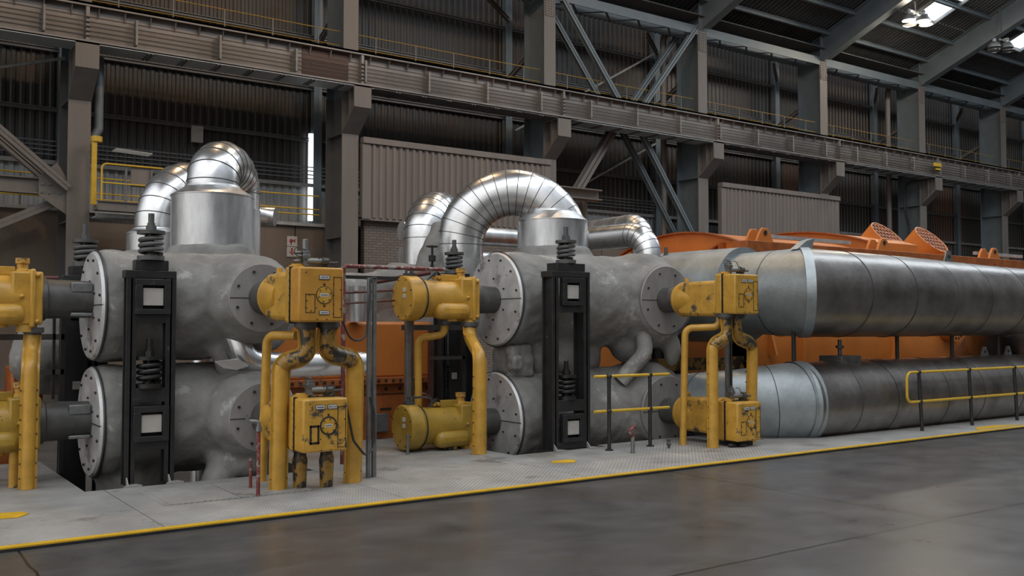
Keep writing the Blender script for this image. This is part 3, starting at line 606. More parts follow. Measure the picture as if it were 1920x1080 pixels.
chest('steam_chest', 'upper grey insulated steam chest, first machine, with a spring frame before it', 2.5, 4.95, 12.15, 2.03, .67, 4.17, 11.1, .41, 2.12, (4.22, 13.15, .56), lumps=[((3.2, 12.8, 2.35), .5, (1.2, .8, .85)), ((3.85, 11.75, 1.55, 4.05, 11.75, 1.1), .13)])
chest('steam_chest', 'lower grey insulated steam chest of the first machine, sunk in the floor pit', 2.5, 4.95, 12.15, .66, .67, 4.19, 11.1, .41, .70, None, lumps=[((3.9, 11.6, .15, 3.7, 11.35, -.2), .2), ((4.15, 11.5, .1), .25, (1, 1, .8)), ((3.0, 12.2, .1, 3.0, 12.2, -1.15), .42), ((4.3, 12.2, .1, 4.3, 12.2, -1.15), .35)], m='insul', cov='alu')
chest('steam_chest', 'upper grey insulated steam chest, second machine, with a large round cover', 8.23, 12.05, 12.1, 2.19, .745, 11.02, 11.3, .56, 2.2, (10.0, 12.95, .62), lumps=[((9.2, 11.9, 1.1, 9.5, 12.0, 1.6), .3), ((11.1, 11.7, 1.65), .4, (1.2, .9, .6)), ((11.35, 11.5, 1.4), .17, (.9, 1, 1.8)), ((9.0, 12.2, 1.3), .45), ((10.0, 12.3, 1.3), .4), ((10.75, 11.9, 1.45), .3)])
chest('steam_chest', 'lower grey insulated steam chest of the second machine, behind the short rail', 8.23, 12.05, 12.1, .37, .745, 11.03, 11.3, .56, .42, None, lumps=[((8.9, 12.1, -.1, 8.9, 12.1, -1.1), .6), ((10.6, 12.1, -.1, 10.6, 12.1, -1.1), .6)])
o = MB().tube(arc_path([(10.75, 11.55, 1.7), (10.62, 11.35, 1.35), (10.3, 11.6, .9)], .25, 6), .13).build('branch_pipe', 'insul', loc=(10.5, 11.4, 1.3)); tag(o, 'insulated grey branch pipe slanting between the two chests of the second machine', 'pipe')
o = remesh(MB().box(8.3, 8.7, 11.75, 12.3, 1.0, 1.5).box(8.22, 8.4, 11.6, 11.8, 1.12, 1.34).build('insulation_patch', 'insul', loc=(8.35, 11.8, 1.2)), .03, .05, .2); tag(o, 'ragged insulation patch between the two round covers of the second machine', 'insulation')
o = MB()
o.tube(arc_path([(4.02, 11.6, 1.68), (4.12, 11.5, 1.35), (4.75, 11.75, 1.28), (5.9, 11.9, 1.28)], [.22, .3], 7), .155, 20)
for xx in (4.95, 5.3, 5.65): o.ring((xx, 11.8 + (xx - 4.95) * .12, 1.28), (1, .12, 0), .157, .008, 24, 6)
o = o.build('lagged_drain_pipe', 'silver', loc=(4.9, 11.8, 1.2)); tag(o, 'shiny lagged pipe elbow running behind the worn yellow pipes between two boxes', 'pipe')
o = MB().prism([(3.68, 11.3, 1.36), (3.95, 11.28, 1.39), (4.08, 11.3, 1.3), (3.95, 11.32, 1.26), (3.78, 11.31, 1.29)], (.02, .05, .01)).build('loose_sheet_scrap', 'alu', loc=(3.9, 11.3, 1.3)); tag(o, 'torn metal sheet scrap sticking out between the first machine chests', 'sheet')

# ---- springs and spring frames
def coil(x, y, z0, z1, R, r, turns=4, m='spring', parent=None, name='coil_spring'):
    n = int(turns * 20); pts = []
    for i in range(n + 1):
        a = 2 * PI * turns * i / n; k = min(1, i / 20, (n - i) / 20) ; pts.append((x + R * math.cos(a), y + R * math.sin(a), z0 + r + (z1 - z0 - 2 * r) * i / n))
    return MB().tube(pts, r, 10).build(name, m, parent)
def spring_top(t, x, y, z, h=.34, R=.115, m='spring', rod=True):
    b = MB().cyl((x, y, z), (x, y, z + .05), R + .03, n=24).cyl((x, y, z + .05), (x, y, z + .07), R * .6, n=20); p = b.build('spring_seat', m, t)
    c = coil(x, y, z + .05, z + .05 + h - .08, R - .005, .027, 3.3, m, t)
    MB().cyl((x, y, z + h - .04), (x, y, z + h), R + .035, n=28).build('spring_washer', 'steel_dark' if m == 'spring' else 'spring_black', t)
    MB().cyl((x, y, z), (x, y, z + h + .2), .035, n=12).cyl((x, y, z + h), (x, y, z + h + .06), .06, n=6).cyl((x, y, z + h + .06), (x, y, z + h + .09), .045, n=12).build('tie_bolt', m, t)
def frame(lab, x0, x1, yf, dep, ztop, zU, zL, zb, back=False):
    t = thing('spring_hanger_frame', lab, 'frame', ((x0 + x1) / 2, yf + dep / 2, zb), 'black spring hanger frames')
    xc = (x0 + x1) / 2; pw = .115; yb = yf + dep
    for xa, xb in ((x0, x0 + pw), (x1 - pw, x1)):
        MB().box(xa, xb, yf, yf + .02, zb, ztop).box((xa + xb) / 2 - .012, (xa + xb) / 2 + .012, yf, yb, zb, ztop).box(xa, xb, yb - .02, yb, zb, ztop).build('post', 'black', t, bev=.003)
    MB().box(x0 - .02, x1 + .0, yf - .005, yb, ztop - .09, ztop).box(x0 + .09, x1 - .09, yf, yb, ztop, ztop + .12).build('top_beam', 'black', t, bev=.006)
    for z in (zU, zL):
        b = MB(); a0, a1, c0, c1 = xc - .19, xc + .2, z - .2, z + .2
        b.box(a0, a1, yf - .05, yf + .02, c1 - .07, c1).box(a0, a1, yf - .05, yf + .02, c0, c0 + .06).box(a0, a0 + .08, yf - .05, yf + .02, c0 + .06, c1 - .07).box(a1 - .07, a1, yf - .05, yf + .02, c0 + .06, c1 - .07)
        b.box(x0 + pw, x1 - pw, yf, yf + .03, c0 - .1, c0).box(a0 + .05, a1 - .05, yf + .08, yf + .1, c0, c1)
        wn = b.build('window_plate', 'black', t, bev=.004)
        be = MB().box(xc - .1, xc + .125, yf - .02, yf + .1, z - .1, z + .1).build('support_beam_end', 'white', t, bev=.004)
    MB().box(x0 + pw, x1 - pw, yf, yf + .12, zL + .24, zL + .4).build('middle_beam', 'black', t, bev=.004)
    spring_top(t, xc, yf + dep / 2, zL + .4, .36, .12, 'spring_black')
    spring_top(t, xc, yf + dep / 2, ztop + .12, .34, .12)
    if not back:
        for xx in (x0 - .03, x1 - .12): MB().prism([(xx, yf - .12, zb), (xx + .2, yf - .12, zb), (xx + .16, yf, zb), (xx + .1, yf, zb)], (0, 0, .015)).prism([(xx + .05, yf - .1, zb), (xx + .05, yf, zb), (xx + .05, yf, zb + .09)], (.015, 0, 0)).build('foot_plate', 'deck', t)
    return t
frame('black spring hanger frame before the first machine, with pale square beam ends', 2.68, 3.23, 11.32, .14, 2.42, 2.12, .68, 0)
frame('black spring hanger frame behind the dark pipes of the first machine', 2.32, 2.85, 12.95, .25, 2.42, 2.05, .6, -1.2, True)
frame('black spring hanger frame before the second machine, beside its large covers', 8.42, 9.12, 10.93, .25, 2.58, 2.28, .31, 0)
frame('black spring hanger frame behind the second machine actuators', 7.78, 8.4, 12.95, .25, 2.5, 2.15, .4, -1.2, True)
frame('black spring hanger frame behind the right end of the second machine', 12.5, 13.05, 12.95, .25, 2.6, 2.1, .4, -1.2, True)
o = MB().box(2.31, 2.60, 12.9, 12.93, -1.2, 1.93).build('blanking_plate', 'black', loc=(2.45, 12.9, 0)); tag(o, 'tall black plate fixed on the frame behind the first machine dark pipes', 'plate')
o = MB().box(7.9, 8.36, 12.9, 12.93, -1.2, 2.0).build('blanking_plate', 'black', loc=(8.1, 12.9, 0)); tag(o, 'tall black plate fixed on the frame behind the second machine actuators', 'plate')
for k, (x, z) in enumerate(((2.47, 1.05), (7.98, 1.0))):
    o = MB().box(x - .04, x + .05, 12.885, 12.9, z - .05, z + .05).build('inspection_tag', 'white', loc=(x, 12.89, z)); tag(o, ['small pale tag on the black plate behind the first machine', 'small pale tag on the black plate behind the second machine'][k], 'tag')

# ---- yellow control valve with box
def control_valve(lab, xc, zc, yn, zn, txt, xn, lower, ybl=10.6):
    yf, yb = 9.6, 10.0; w2 = .26; h2 = .30 if not lower else .29
    t = thing('control_valve', lab, 'valve', (xc, 9.85, zc - h2), 'yellow boxed control valves')
    px, nx = 'yellow', 'yellow_worn'
    fm = 'yellow_worn' if lower else 'yellow'
    MB().lathe([(0, .205), (yn - ybl + .02, .205)], (xn, yn + .02, zn), (0, -1, 0), 28).build('spindle_sleeve', 'steel_dark', t)
    MB().lathe([(0, .215), (.02, .25), (.1, .268), (.22, .26), (.4, .22)], (xn, ybl + .08, zn), (0, -1, 0), 36).ring((xn, ybl, zn), (0, 1, 0), .262, .014).cyl((xn - .05, ybl - .1, zn + .2), (xn - .05, ybl - .1, zn + .33), .035, n=10).build('bell_flange', nx if lower else 'yellow', t)
    hb = MB(); pr = []
    vs_ = []
    for y, a, b_ in ((ybl - .02, .19, .20), (ybl - .12, .225, .255), (ybl - .3, .23, .265), (9.98, .235, .27)):
        kx = xn + (xc - xn) * (ybl - y) / (ybl - 9.98)
        vs_ += [(kx - a, y, zn - b_), (kx + a, y, zn - b_), (kx + a, y, zn + b_), (kx - a, y, zn + b_)]
    fs = [(0, 1, 2, 3), (12, 15, 14, 13)]
    for i in range(3):
        for k in range(4): fs.append((i * 4 + k, i * 4 + (k + 1) % 4, (i + 1) * 4 + (k + 1) % 4, (i + 1) * 4 + k))
    hb.add(vs_, fs); hb.build('neck_housing', nx, t, bev=.05)
    MB().box(xc - w2, xc + w2, 9.86, yb, zc - h2, zc + h2 + .015).build('rear_casing', fm, t, bev=.03)
    MB().box(xc - w2 - .004, xc + w2 + .004, 9.845, 9.862, zc - h2 - .004, zc + h2 + .01).build('gasket_joint', 'bolt', t)
    fc = MB().box(xc - w2, xc + w2, yf, 9.848, zc - h2 + .01, zc + h2).build('front_cover', 'orange_edge' if (not lower and xc < 8) else fm, t, bev=.022)
    bb = MB()
    for z in [zc - h2 + .06 + k * (2 * h2 - .12) / 6 for k in range(7)]: bb.cyl((xc - w2 - .012, 9.84, z), (xc - w2 + .01, 9.84, z), .012, n=8)
    for x in [xc - w2 + .06 + k * (2 * w2 - .12) / 4 for k in range(5)]: bb.cyl((x, 9.84, zc + h2), (x, 9.84, zc + h2 + .02), .012, n=8)
    for a, b_ in ((-.14, 0), (-.17, -.06), (-.17, -.14), (-.06, -.14), (-.12, -.17), (.14, .12), (.14, .0), (.14, -.1), (.14, -.2), (.22, .06), (.22, -.15), (-.18, .24), (.06, -.26), (-.05, -.26)): bb.cyl((xc + a, yf - .004, zc + b_), (xc + a, yf + .005, zc + b_), .007, n=8)
    bb.build('cover_bolts', 'bolt', fc)
    dk = 'bolt'
    cx_, cz_ = xc + .03, zc - .0
    lid = MB().cyl((cx_, yf - .008, cz_), (cx_, yf + .01, cz_), .088, n=32).build('round_lid', 'yellow', fc)
    MB().ring((cx_, yf - .003, cz_), (0, 1, 0), .091, .010 if lower and xc < 8 else .005, 36, 6).build('lid_gasket', dk, fc)
    bb = bolts(MB(), (cx_, yf - .01, cz_), (0, -1, 0), .072, 6, .006, .3); bb.cyl((cx_, yf - .006, cz_ + .115), (cx_, yf + .004, cz_ + .115), .012, n=8).cyl((cx_, yf - .006, cz_ - .115), (cx_, yf + .004, cz_ - .115), .012, n=8).build('lid_screw', dk, lid)
    def plate(x, z, w_, h_, body=None):
        p = MB().box(x - w_ / 2 - .006, x + w_ / 2 + .006, yf - .004, yf + .004, z - h_ / 2 - .006, z + h_ / 2 + .006).build('plate_holder', 'bolt', fc)
        MB().box(x - w_ / 2, x + w_ / 2, yf - .009, yf + .002, z - h_ / 2, z + h_ / 2).build('name_plate', 'plate', fc, bev=.002)
        if body: text('plate_lettering', body, h_ * .66, x, yf - .0095, z, 'ink', fc)
        else: MB().box(x - w_ * .38, x + w_ * .38, yf - .0098, yf - .008, z - h_ * .12, z + h_ * .12).build('plate_print', 'steel_dark', fc)
    if not lower and xc < 8:
        plate(cx_, zc + .19, .11, .038, txt); plate(cx_, zc, .10, .034); plate(cx_, zc - .19, .105, .034)
    else:
        plate(xc - .02 - .045, zc + .2, .1, .04); plate(xc + .075, zc + .2, .1, .04, txt); plate(cx_, zc, .09, .034)
    # panel outlines pressed in the cover
    def outline(a0, a1, c0, c1, nm, tk=.006):
        m_ = MB()
        for q in ((a0, a1, c0, c0 + tk), (a0, a1, c1 - tk, c1), (a0, a0 + tk, c0, c1), (a1 - tk, a1, c0, c1)): m_.box(xc + q[0], xc + q[1], yf - .004, yf + .002, zc + q[2], zc + q[3])
        m_.build(nm, dk, fc)
    outline(.135, .235, -.24, .2, 'side_panel_joint'); outline(-.185, -.075, -.19, .01, 'lower_panel_joint', .022 if lower and xc < 8 else .006)
    # fittings on top
    zt = zc + h2
    fx = xc - .1
    tp = MB().cyl((fx - .06, 9.9, zt), (fx - .06, 9.9, zt + .03), .085, n=24).cyl((fx - .06, 9.9, zt + .03), (fx - .06, 9.9, zt + .045), .06, n=20).build('top_boss', 'yellow', t)
    g = MB().box(fx, fx + .07, 9.86, 9.94, zt + .02, zt + .19).box(fx - .01, fx + .08, 9.85, 9.95, zt + .1, zt + .15).cyl((fx + .05, 9.88, zt + .08), (fx + .2, 9.84, zt + .08), .035, n=14).cyl((fx + .2, 9.84, zt + .08), (fx + .215, 9.835, zt + .08), .028, n=14).box(fx + .01, fx + .055, 9.87, 9.93, zt + .19, zt + .22)
    if not lower and xc < 8:
        g.cyl((fx + .035, 9.9, zt + .2), (fx + .035, 9.9, zt + .32), .032, n=14).ring((fx - .05, 9.9, zt + .17), (0, 0, 1), .035, .016, 16, 8).ring((fx - .05, 9.9, zt + .13), (0, 0, 1), .035, .02, 16, 8).ring((fx - .05, 9.9, zt + .08), (0, 0, 1), .03, .018, 16, 8)
    g.build('solenoid_head', 'galv', t, bev=.004)
    MB().cyl((fx + .21, 9.835, zt + .08), (fx + .225, 9.83, zt + .08), .027, n=14).build('solenoid_cap', 'yellow', t)
    g = MB().box(xc + .1, xc + .13, 9.84, 9.9, zt, zt + .1).cyl((xc + .1, 9.8, zt + .08), (xc + .16, 9.8, zt + .08), .035, n=12).cyl((xc + .19, 9.85, zt + .02), (xc + .19, 9.85, zt + .12), .028, n=12).cyl((xc + .12, 9.83, zt + .06), (xc + .29, 9.83, zt + .07), .013, n=8).cyl((xc + .14, 9.86, zt), (xc + .14, 9.86, zt + .13), .02, n=10)
    g.build('limit_switch', 'steel_dark', t)
    MB().tube(arc_path([(fx + .02, 9.86, zt + .2), (fx - .1, 9.85, zt + .24), (fx - .12, 9.85, zt + .14), (fx, 9.85, zt + .12)], .05, 5), .005, 6).tube(arc_path([(fx + .07, 9.83, zt + .2), (fx + .13, 9.82, zt + .2), (xc + .1, 9.82, zt + .05)], .05, 5), .005, 6).build('signal_wire', 'cable', t)
    return t
def clamp_pipe(name, lab, pts, rads, r, m1, m2, zsplit, fin=True, up=(0, 1, 0), grp=None, flange=True):
    t = thing(name, lab, 'pipe', pts[-1], grp)
    path = arc_path(pts, rads, 7)
    a = [p for p in path if p.z >= zsplit]; b = [p for p in path if p.z <= zsplit] if zsplit > pts[-1][2] else []
    if a and b:
        pass
    k = len(a)
    mid = path[:k + 1]; low = path[k - 1 if k < len(path) else 0:]
    if m1 == m2: MB().tube(path, r, 18).build('pipe_run', m1, t)
    else:
        MB().tube(path[:k], [r * (.98 if i < 3 else 1.05) for i in range(k)], 18).build('upper_bend', m1, t); MB().tube(path[k - 1:], r, 18).build('pipe_run', m2, t)
    if fin:
        f = MB()
        f.ribbon(path, 2 * r + .05, .014, up)
        ff = f.build('clamp_flange', m2, t)
        s = MB(); p = path[-1]; z = p.z + .12; top = path[-2].z - .08
        while z < top:
            for sx_ in (-1, 1): s.cyl((p.x + sx_ * (r + .014), p.y - .012, z), (p.x + sx_ * (r + .014), p.y + .012, z), .008, n=6)
            z += .16
        s.build('clamp_screws', 'bolt', ff)
    if flange: p = path[0]; MB().cyl((p.x, p.y, p.z - .05), (p.x, p.y, p.z + .012), r + .045, n=20).cyl((p.x, p.y, p.z - .07), (p.x, p.y, p.z - .05), r + .02, n=20).build('top_flange', 'steel_dark', t)
    return t
G = 'yellow pipes standing on the deck'
# first machine
control_valve('yellow valve box lettered HP-CV2, on the tall worn pipes', 4.27, 2.12, 11.1, 2.12, 'HP-CV2', 4.2, False)
control_valve('yellow oil stained valve box lettered HP-CV4, low between the tall pipes', 4.33, .72, 11.1, .70, 'HP-CV4', 4.24, True)
clamp_pipe('worn_supply_pipe', 'worn yellow pipe under the HP-CV2 box, on the thin drain pipe side', [(4.2, 9.85, 1.82), (4.23, 9.84, 1.47), (4.0, 10.05, 1.38), (4.0, 10.1, 0)], [.15, .13], .082, 'yellow_oily', 'yellow', 1.34, grp=G)
clamp_pipe('worn_supply_pipe', 'worn yellow pipe under the HP-CV2 box, on the grey channel post side', [(4.47, 9.87, 1.82), (4.43, 9.86, 1.5), (4.89, 10.05, 1.4), (4.89, 10.1, 0)], [.16, .16], .088, 'yellow_oily', 'yellow', 1.36, grp=G)
clamp_pipe('thin_drain_pipe', 'thin yellow pipe with a square elbow beside the HP-CV2 pipes', [(4.24, 10.2, 1.68), (4.05, 10.6, 1.68), (4.05, 10.72, 0)], [.12, ], .052, 'yellow', 'yellow', 9, fin=False, grp=G, flange=False)
for k, (x, y) in enumerate(((4.24, 10.08), (4.53, 10.02))):
    o = MB().lathe([(0, .072), (.18, .078), (.3, .085), (.36, .07), (.42, .065), (.45, .11), (.48, .11)], (x, y, 0), (0, 0, 1), 20).build('bottle_leg_pipe', 'yellow_oily', loc=(x, y, 0)); tag(o, ['short oily bottle shaped pipe under the HP-CV4 box, next to the thicker left pipe', 'short oily bottle shaped pipe under the HP-CV4 box, on its channel post side'][k], 'pipe', 'oily stub pipes')
# second machine
control_valve('bright yellow valve box up before the big silver pipe, on two tall pipes', 11.03, 2.25, 11.3, 2.2, 'IP-CV2', 11.0, False, 10.85)
control_valve('yellow valve box low on the deck before the lower silver pipe', 11.06, .37, 11.3, .42, 'IP-CV4', 11.02, True, 10.85)
clamp_pipe('worn_supply_pipe', 'tall yellow pipe under the bright valve box, on the thin pipe side', [(10.83, 9.85, 1.96), (10.86, 9.84, 1.62), (10.6, 9.9, 1.5), (10.6, 9.9, 0)], [.15, .13], .085, 'yellow_oily', 'yellow', 1.46, grp=G)
clamp_pipe('worn_supply_pipe', 'tall yellow pipe under the bright valve box, on the big silver pipe side', [(11.1, 9.88, 1.96), (11.1, 9.88, 1.62), (11.6, 10.0, 1.5), (11.6, 10.05, 0)], [.16, .16], .085, 'yellow_oily', 'yellow', 1.46, grp=G)
clamp_pipe('thin_drain_pipe', 'thin yellow pipe with a rounded elbow beside the bright valve box pipes', [(10.88, 10.0, 1.95), (10.86, 10.0, 1.77), (10.5, 10.35, 1.75), (10.47, 10.38, 0)], [.1, .12], .052, 'yellow', 'yellow', 9, fin=False, grp=G, flange=False)

# ---- yellow actuators lying along the machine
def actuator(lab, xb, yc, zc, Lc, xe, full=True, nx=.2):
    t = thing('servo_actuator', lab, 'actuator', (xb, yc, zc - .33), 'horizontal yellow actuators')
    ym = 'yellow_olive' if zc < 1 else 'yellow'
    x0 = xb - Lc            # barrel left end
    MB().lathe([(0, .001), (0, .305), (.02, .325), (.2, .325), (.22, .3), (.3, .285)], (x0, yc, zc), (1, 0, 0), 44, cap=False).build('end_cap', ym, t, ang=25)
    s = MB().ring((x0 + .255, yc, zc), (1, 0, 0), .295, .012, 44, 6); s.build('cap_seal', 'bolt', t)
    for dz in (.09, .0): MB().box(x0 - .008, x0 + .004, yc - .1, yc - .02, zc + dz + .0, zc + dz + .06).build('name_plate', 'plate', t, bev=.004)
    sc = bolts(MB(), (x0 + .0, yc, zc), (-1, 0, 0), .28, 8, .008, .4).build('cap_screws', 'bolt', t)
    MB().lathe([(0, .27), (.3, .265), (Lc - .3, .265)], (x0 + .26, yc, zc), (1, 0, 0), 40).build('barrel', ym, t)
    MB().box(x0 + .42, xb + .02, yc - .33, yc - .05, zc - .3, zc - .06).build('oil_duct', ym, t, bev=.09)
    MB().box(xb - .12, xb + .2, yc - .26, yc + .26, zc - .3, zc + .3).box(xb + .06, xb + .12, yc - .29, yc + .29, zc - .33, zc + .33).cyl((xb - .02, yc - .3, zc + .02), (xb - .02, yc - .2, zc + .02), .025, n=10).cyl((xb + .14, yc - .3, zc + .26), (xb + .14, yc - .2, zc + .26), .025, n=10).cyl((xb + .14, yc - .3, zc - .26), (xb + .14, yc - .2, zc - .26), .025, n=10).build('valve_block', ym, t, bev=.03)
    MB().lathe([(0, .09), (.03, .085), (.05, .06), (.1, .06), (.11, .075), (.17, .075)], (xb + .02, yc, zc + .29), (0, 0, 1), 20).build('filler_neck', 'yellow_worn', t)
    MB().box(xb - .35, xb - .06, yc - .05, yc + .05, zc + .26, zc + .36).cyl((xb - .38, yc - .06, zc + .31), (xb - .38, yc + .02, zc + .31), .03, n=12).cyl((xb - .45, yc - .06, zc + .31), (xb - .45, yc + .02, zc + .31), .03, n=12).build('terminal_block', ym, t, bev=.008)
    w_ = MB()
    for k in range(4): w_.tube(arc_path([(xb - .35, yc - .04 + k * .02, zc + .34), (xb - .42, yc - .06, zc + .42 - k * .02), (xb - .6, yc - .08, zc + .27)], .06, 4), .006, 6)
    w_.build('wiring', 'cable', t)
    MB().box(x0 + .04, x0 + .18, yc - .06, yc + .06, zc + .31, zc + .36).cyl((x0 + .06, yc, zc + .36), (x0 + .06, yc, zc + .45), .02, n=8).cyl((x0 + .15, yc, zc + .36), (x0 + .15, yc, zc + .43), .03, n=8).box(x0 + .1, x0 + .4, yc + .02, yc + .06, zc + .4, zc + .43).build('limit_switch', 'steel_dark', t)
    MB().lathe([(0, .255), (.07, .255), (.09, nx + .015), (xe - xb - .2, nx), (xe - xb - .18, nx)], (xb + .18, yc, zc), (1, 0, 0), 32).build('spindle_sleeve', 'steel_dark', t)
    if full and nx > .21:
        for za, zb_ in ((.08, .19), (-.2, -.16)): MB().box(xb + .5, xe - .02, yc - .215, yc - .1, zc + za, zc + zb_).build('sleeve_cover', 'galv', t, bev=.01)
    MB().cyl((x0 + .72, yc - .15, zc - .33), (x0 + .72, yc - .15, zc - .28), .1, n=20).cyl((xb + .05, yc - .15, zc - .38), (xb + .05, yc - .15, zc - .3), .11, n=20).build('outlet_flange', 'yellow_worn', t)
    return t
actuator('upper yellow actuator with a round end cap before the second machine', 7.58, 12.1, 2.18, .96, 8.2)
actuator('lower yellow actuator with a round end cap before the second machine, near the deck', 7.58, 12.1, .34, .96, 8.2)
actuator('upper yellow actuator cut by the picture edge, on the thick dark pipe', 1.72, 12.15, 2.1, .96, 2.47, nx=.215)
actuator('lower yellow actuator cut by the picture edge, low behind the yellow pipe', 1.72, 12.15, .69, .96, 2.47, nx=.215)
clamp_pipe('oil_return_pipe', 'yellow jogged pipe standing before the large round covers', [(7.63, 11.9, 1.83), (7.6, 11.85, 1.62), (7.42, 11.3, 1.36), (7.40, 11.28, 0)], [.18, .2], .09, 'yellow', 'yellow', 9, grp=G)
clamp_pipe('oil_return_pipe', 'yellow jogged pipe near the picture edge, before the thick dark pipes', [(1.84, 12.0, 1.76), (1.82, 11.98, 1.52), (1.78, 11.75, 1.33), (1.77, 11.74, 0)], [.18, .2], .068, 'yellow', 'yellow', 9, grp=G)
clamp_pipe('thin_drain_pipe', 'thin yellow jogged pipe under the actuator end cap of the second machine', [(7.28, 12.0, 1.86), (7.28, 12.05, 1.66), (7.0, 12.3, 1.6), (7.0, 12.3, 0)], [.1, .1], .055, 'yellow', 'yellow', 9, fin=False, grp=G)
o = MB().cyl((1.66, 11.95, 0), (1.66, 11.95, .45), .05, n=14).build('short_stub_pipe', 'yellow_worn', loc=(1.66, 11.95, 0)); tag(o, 'short yellow stub pipe behind the jogged pipe near the picture edge', 'pipe')
for k, (x, y) in enumerate(((7.3, 11.9), (7.64, 11.85), (6.55, 11.8))):
    o = MB().cyl((x, y, 0), (x, y, .08 if k < 2 else .28), .06 if k < 2 else .022, n=12).build('stub_leg', ('bolt', 'yellow_worn', 'galv')[k], loc=(x, y, 0)); tag(o, ['black stub under the lower actuator barrel', 'worn yellow stub under the lower actuator block', 'thin grey stub under the lower actuator end cap'][k], 'stub')

# ---- lagged silver riser pipes
def arch(p, q, zs, R=None, n=14, za=None):   # half circle from p to q (xy), springing at zs
    P_ = V((p[0], p[1], 0)); Q_ = V((q[0], q[1], 0)); c = (P_ + Q_) / 2; h = (Q_ - P_).length / 2; d = (P_ - Q_).normalized(); out = []
    for i in range(n + 1):
        a = PI * i / n; k = c + d * h * math.cos(a); out.append(V((k.x, k.y, zs + h * math.sin(a) * (za or 1))))
    return out
def riser2(lab, p, q, z0p, z0q, zs, r, collar=None, n=14, za=None, m='silver', cc=None):
    cc = cc or p
    t = thing('riser_pipe', lab, 'pipe', (p[0], p[1], z0p), 'silver lagged riser pipes')
    if collar:
        zc0, zc1, rc, cone = collar
        MB().lathe([(0, rc), (zc1 - zc0, rc), (zc1 - zc0, rc + .012), (zc1 - zc0 + .012, rc + .012), (zc1 - zc0 + cone, r + .025), (zc1 - zc0 + cone + .03, r + .015)], (cc[0], cc[1], zc0), (0, 0, 1), 56).build('collar', 'silver_dull', t, ang=25)
    ar = arch(p, q, zs, n=n, za=za); path = [V((p[0], p[1], z0p))] + ar + [V((q[0], q[1], z0q))]
    MB().tube(path, r, 44).build('lagging', m, t, ang=60)
    s = MB()
    for i in range(1, len(path) - 1):
        d = (path[i + 1] - path[i - 1]).normalized(); s.ring(path[i], d, r + .001, .0065, 44, 6)
    s.build('lagging_seam', 'silver_dark', t)
    if z0q < zs - .5:
        MB().cyl((q[0], q[1], z0q), (q[0], q[1], zs - .25), r + .012, n=44).build('leg_sleeve', 'silver_dull', t)
    return t
riser2('silver riser bending over at the top of the tall dull cylinder, first machine', (4.24, 13.2), (4.86, 14.05), 3.5, 2.0, 3.76, .35, collar=(2.3, 3.56, .545, .13), n=9, za=.60)
riser2('silver riser bend rising behind the first machine, left of the tall dull cylinder', (3.86, 14.5), (5.1, 15.4), 3.0, 2.2, 3.2, .335, collar=(2.3, 3.12, .43, .06), n=14)
riser2('large silver arch pipe dropping into a wide collar, second machine', (10.24, 12.92), (8.78, 14.0), 3.4, 1.8, 3.17, .40, collar=(2.5, 3.56, .6, .16), n=17, cc=(10.02, 13.0))
riser2('silver pipe hump behind the foot of the large silver arch', (9.25, 16.0), (10.4, 16.9), -1.2, -1.2, 3.45, .42, n=14, za=.8)
def elbow(lab, pts, rad, r, m='silver', n=6):
    t = thing('elbow_pipe', lab, 'pipe', pts[-1], 'silver elbow pipes')
    path = arc_path(pts, rad, n); MB().tube(path, r, 32).build('lagging', m, t, ang=60)
    s = MB()
    for i in range(1, len(path) - 1): s.ring(path[i], (path[i + 1] - path[i - 1]).normalized(), r + .001, .005, 32, 6)
    p, q = V(pts[0]), V(pts[1]); s.ring(p.lerp(q, .15), q - p, r + .001, .005, 32, 6)
    s.build('lagging_seam', 'silver_dark', t)
    MB().cyl(V(pts[-1]), V(pts[-1]) + (V(pts[-2]) - V(pts[-1])) * .45, r + .012, n=32).build('leg_sleeve', 'silver_dull', t)
    return t
elbow('front silver pipe running from the wide collar and elbowing down', [(11.5, 14.8, 3.42), (11.8, 12.5, 3.42), (11.8, 12.5, 2.5)], .42, .225)
elbow('rear silver pipe running behind, elbowing down beyond the front one', [(13.6, 17.6, 3.85), (13.3, 14.25, 3.85), (13.3, 14.25, 2.3)], .42, .22, 'silver_dull')
o = MB().tube([(5.0, 16.0, -1.2), (5.0, 16.0, 3.5), (5.1, 16.0, 3.68), (5.95, 16, 3.68), (6.1, 15.97, 3.68), (6.2, 15.9, 3.67)], .165, 28).cyl((5.5, 16, 3.68), (5.52, 16, 3.68), .172, n=28).cyl((5.9, 16, 3.68), (5.92, 16, 3.68), .172, n=28).build('short_silver_pipe', 'silver', loc=(6.7, 16, 3.3)); tag(o, 'short silver pipe end poking out beside the tall dull cylinder', 'pipe')
for k, (z, r, m_) in enumerate(((3.75, .2, 'silver_dull'), (3.25, .17, 'silver_dull'), (2.75, .2, 'silver'))):
    o = MB().cyl((9.6, 17.6 , z), (13.5, 17.6, z), r, n=24).build('cross_pipe', m_, loc=(11.5, 17.6, z)); tag(o, ['top one of the horizontal pipes seen through the large silver arch', 'middle one of the horizontal pipes seen through the large silver arch', 'bottom one of the horizontal pipes seen through the large silver arch'][k], 'pipe', 'horizontal pipes behind the arch')
t = thing('valve_body', 'grey insulated slanting valve body with a hand wheel behind the large arch', 'valve', (8.3, 14.2, 2.4))
remesh(MB().tube([(8.15, 14.0, 2.2), (8.35, 14.2, 2.8), (8.65, 14.3, 3.5)], [.35, .3, .22], 24).build('insulated_body', 'insul', t), .03, .03, .3)
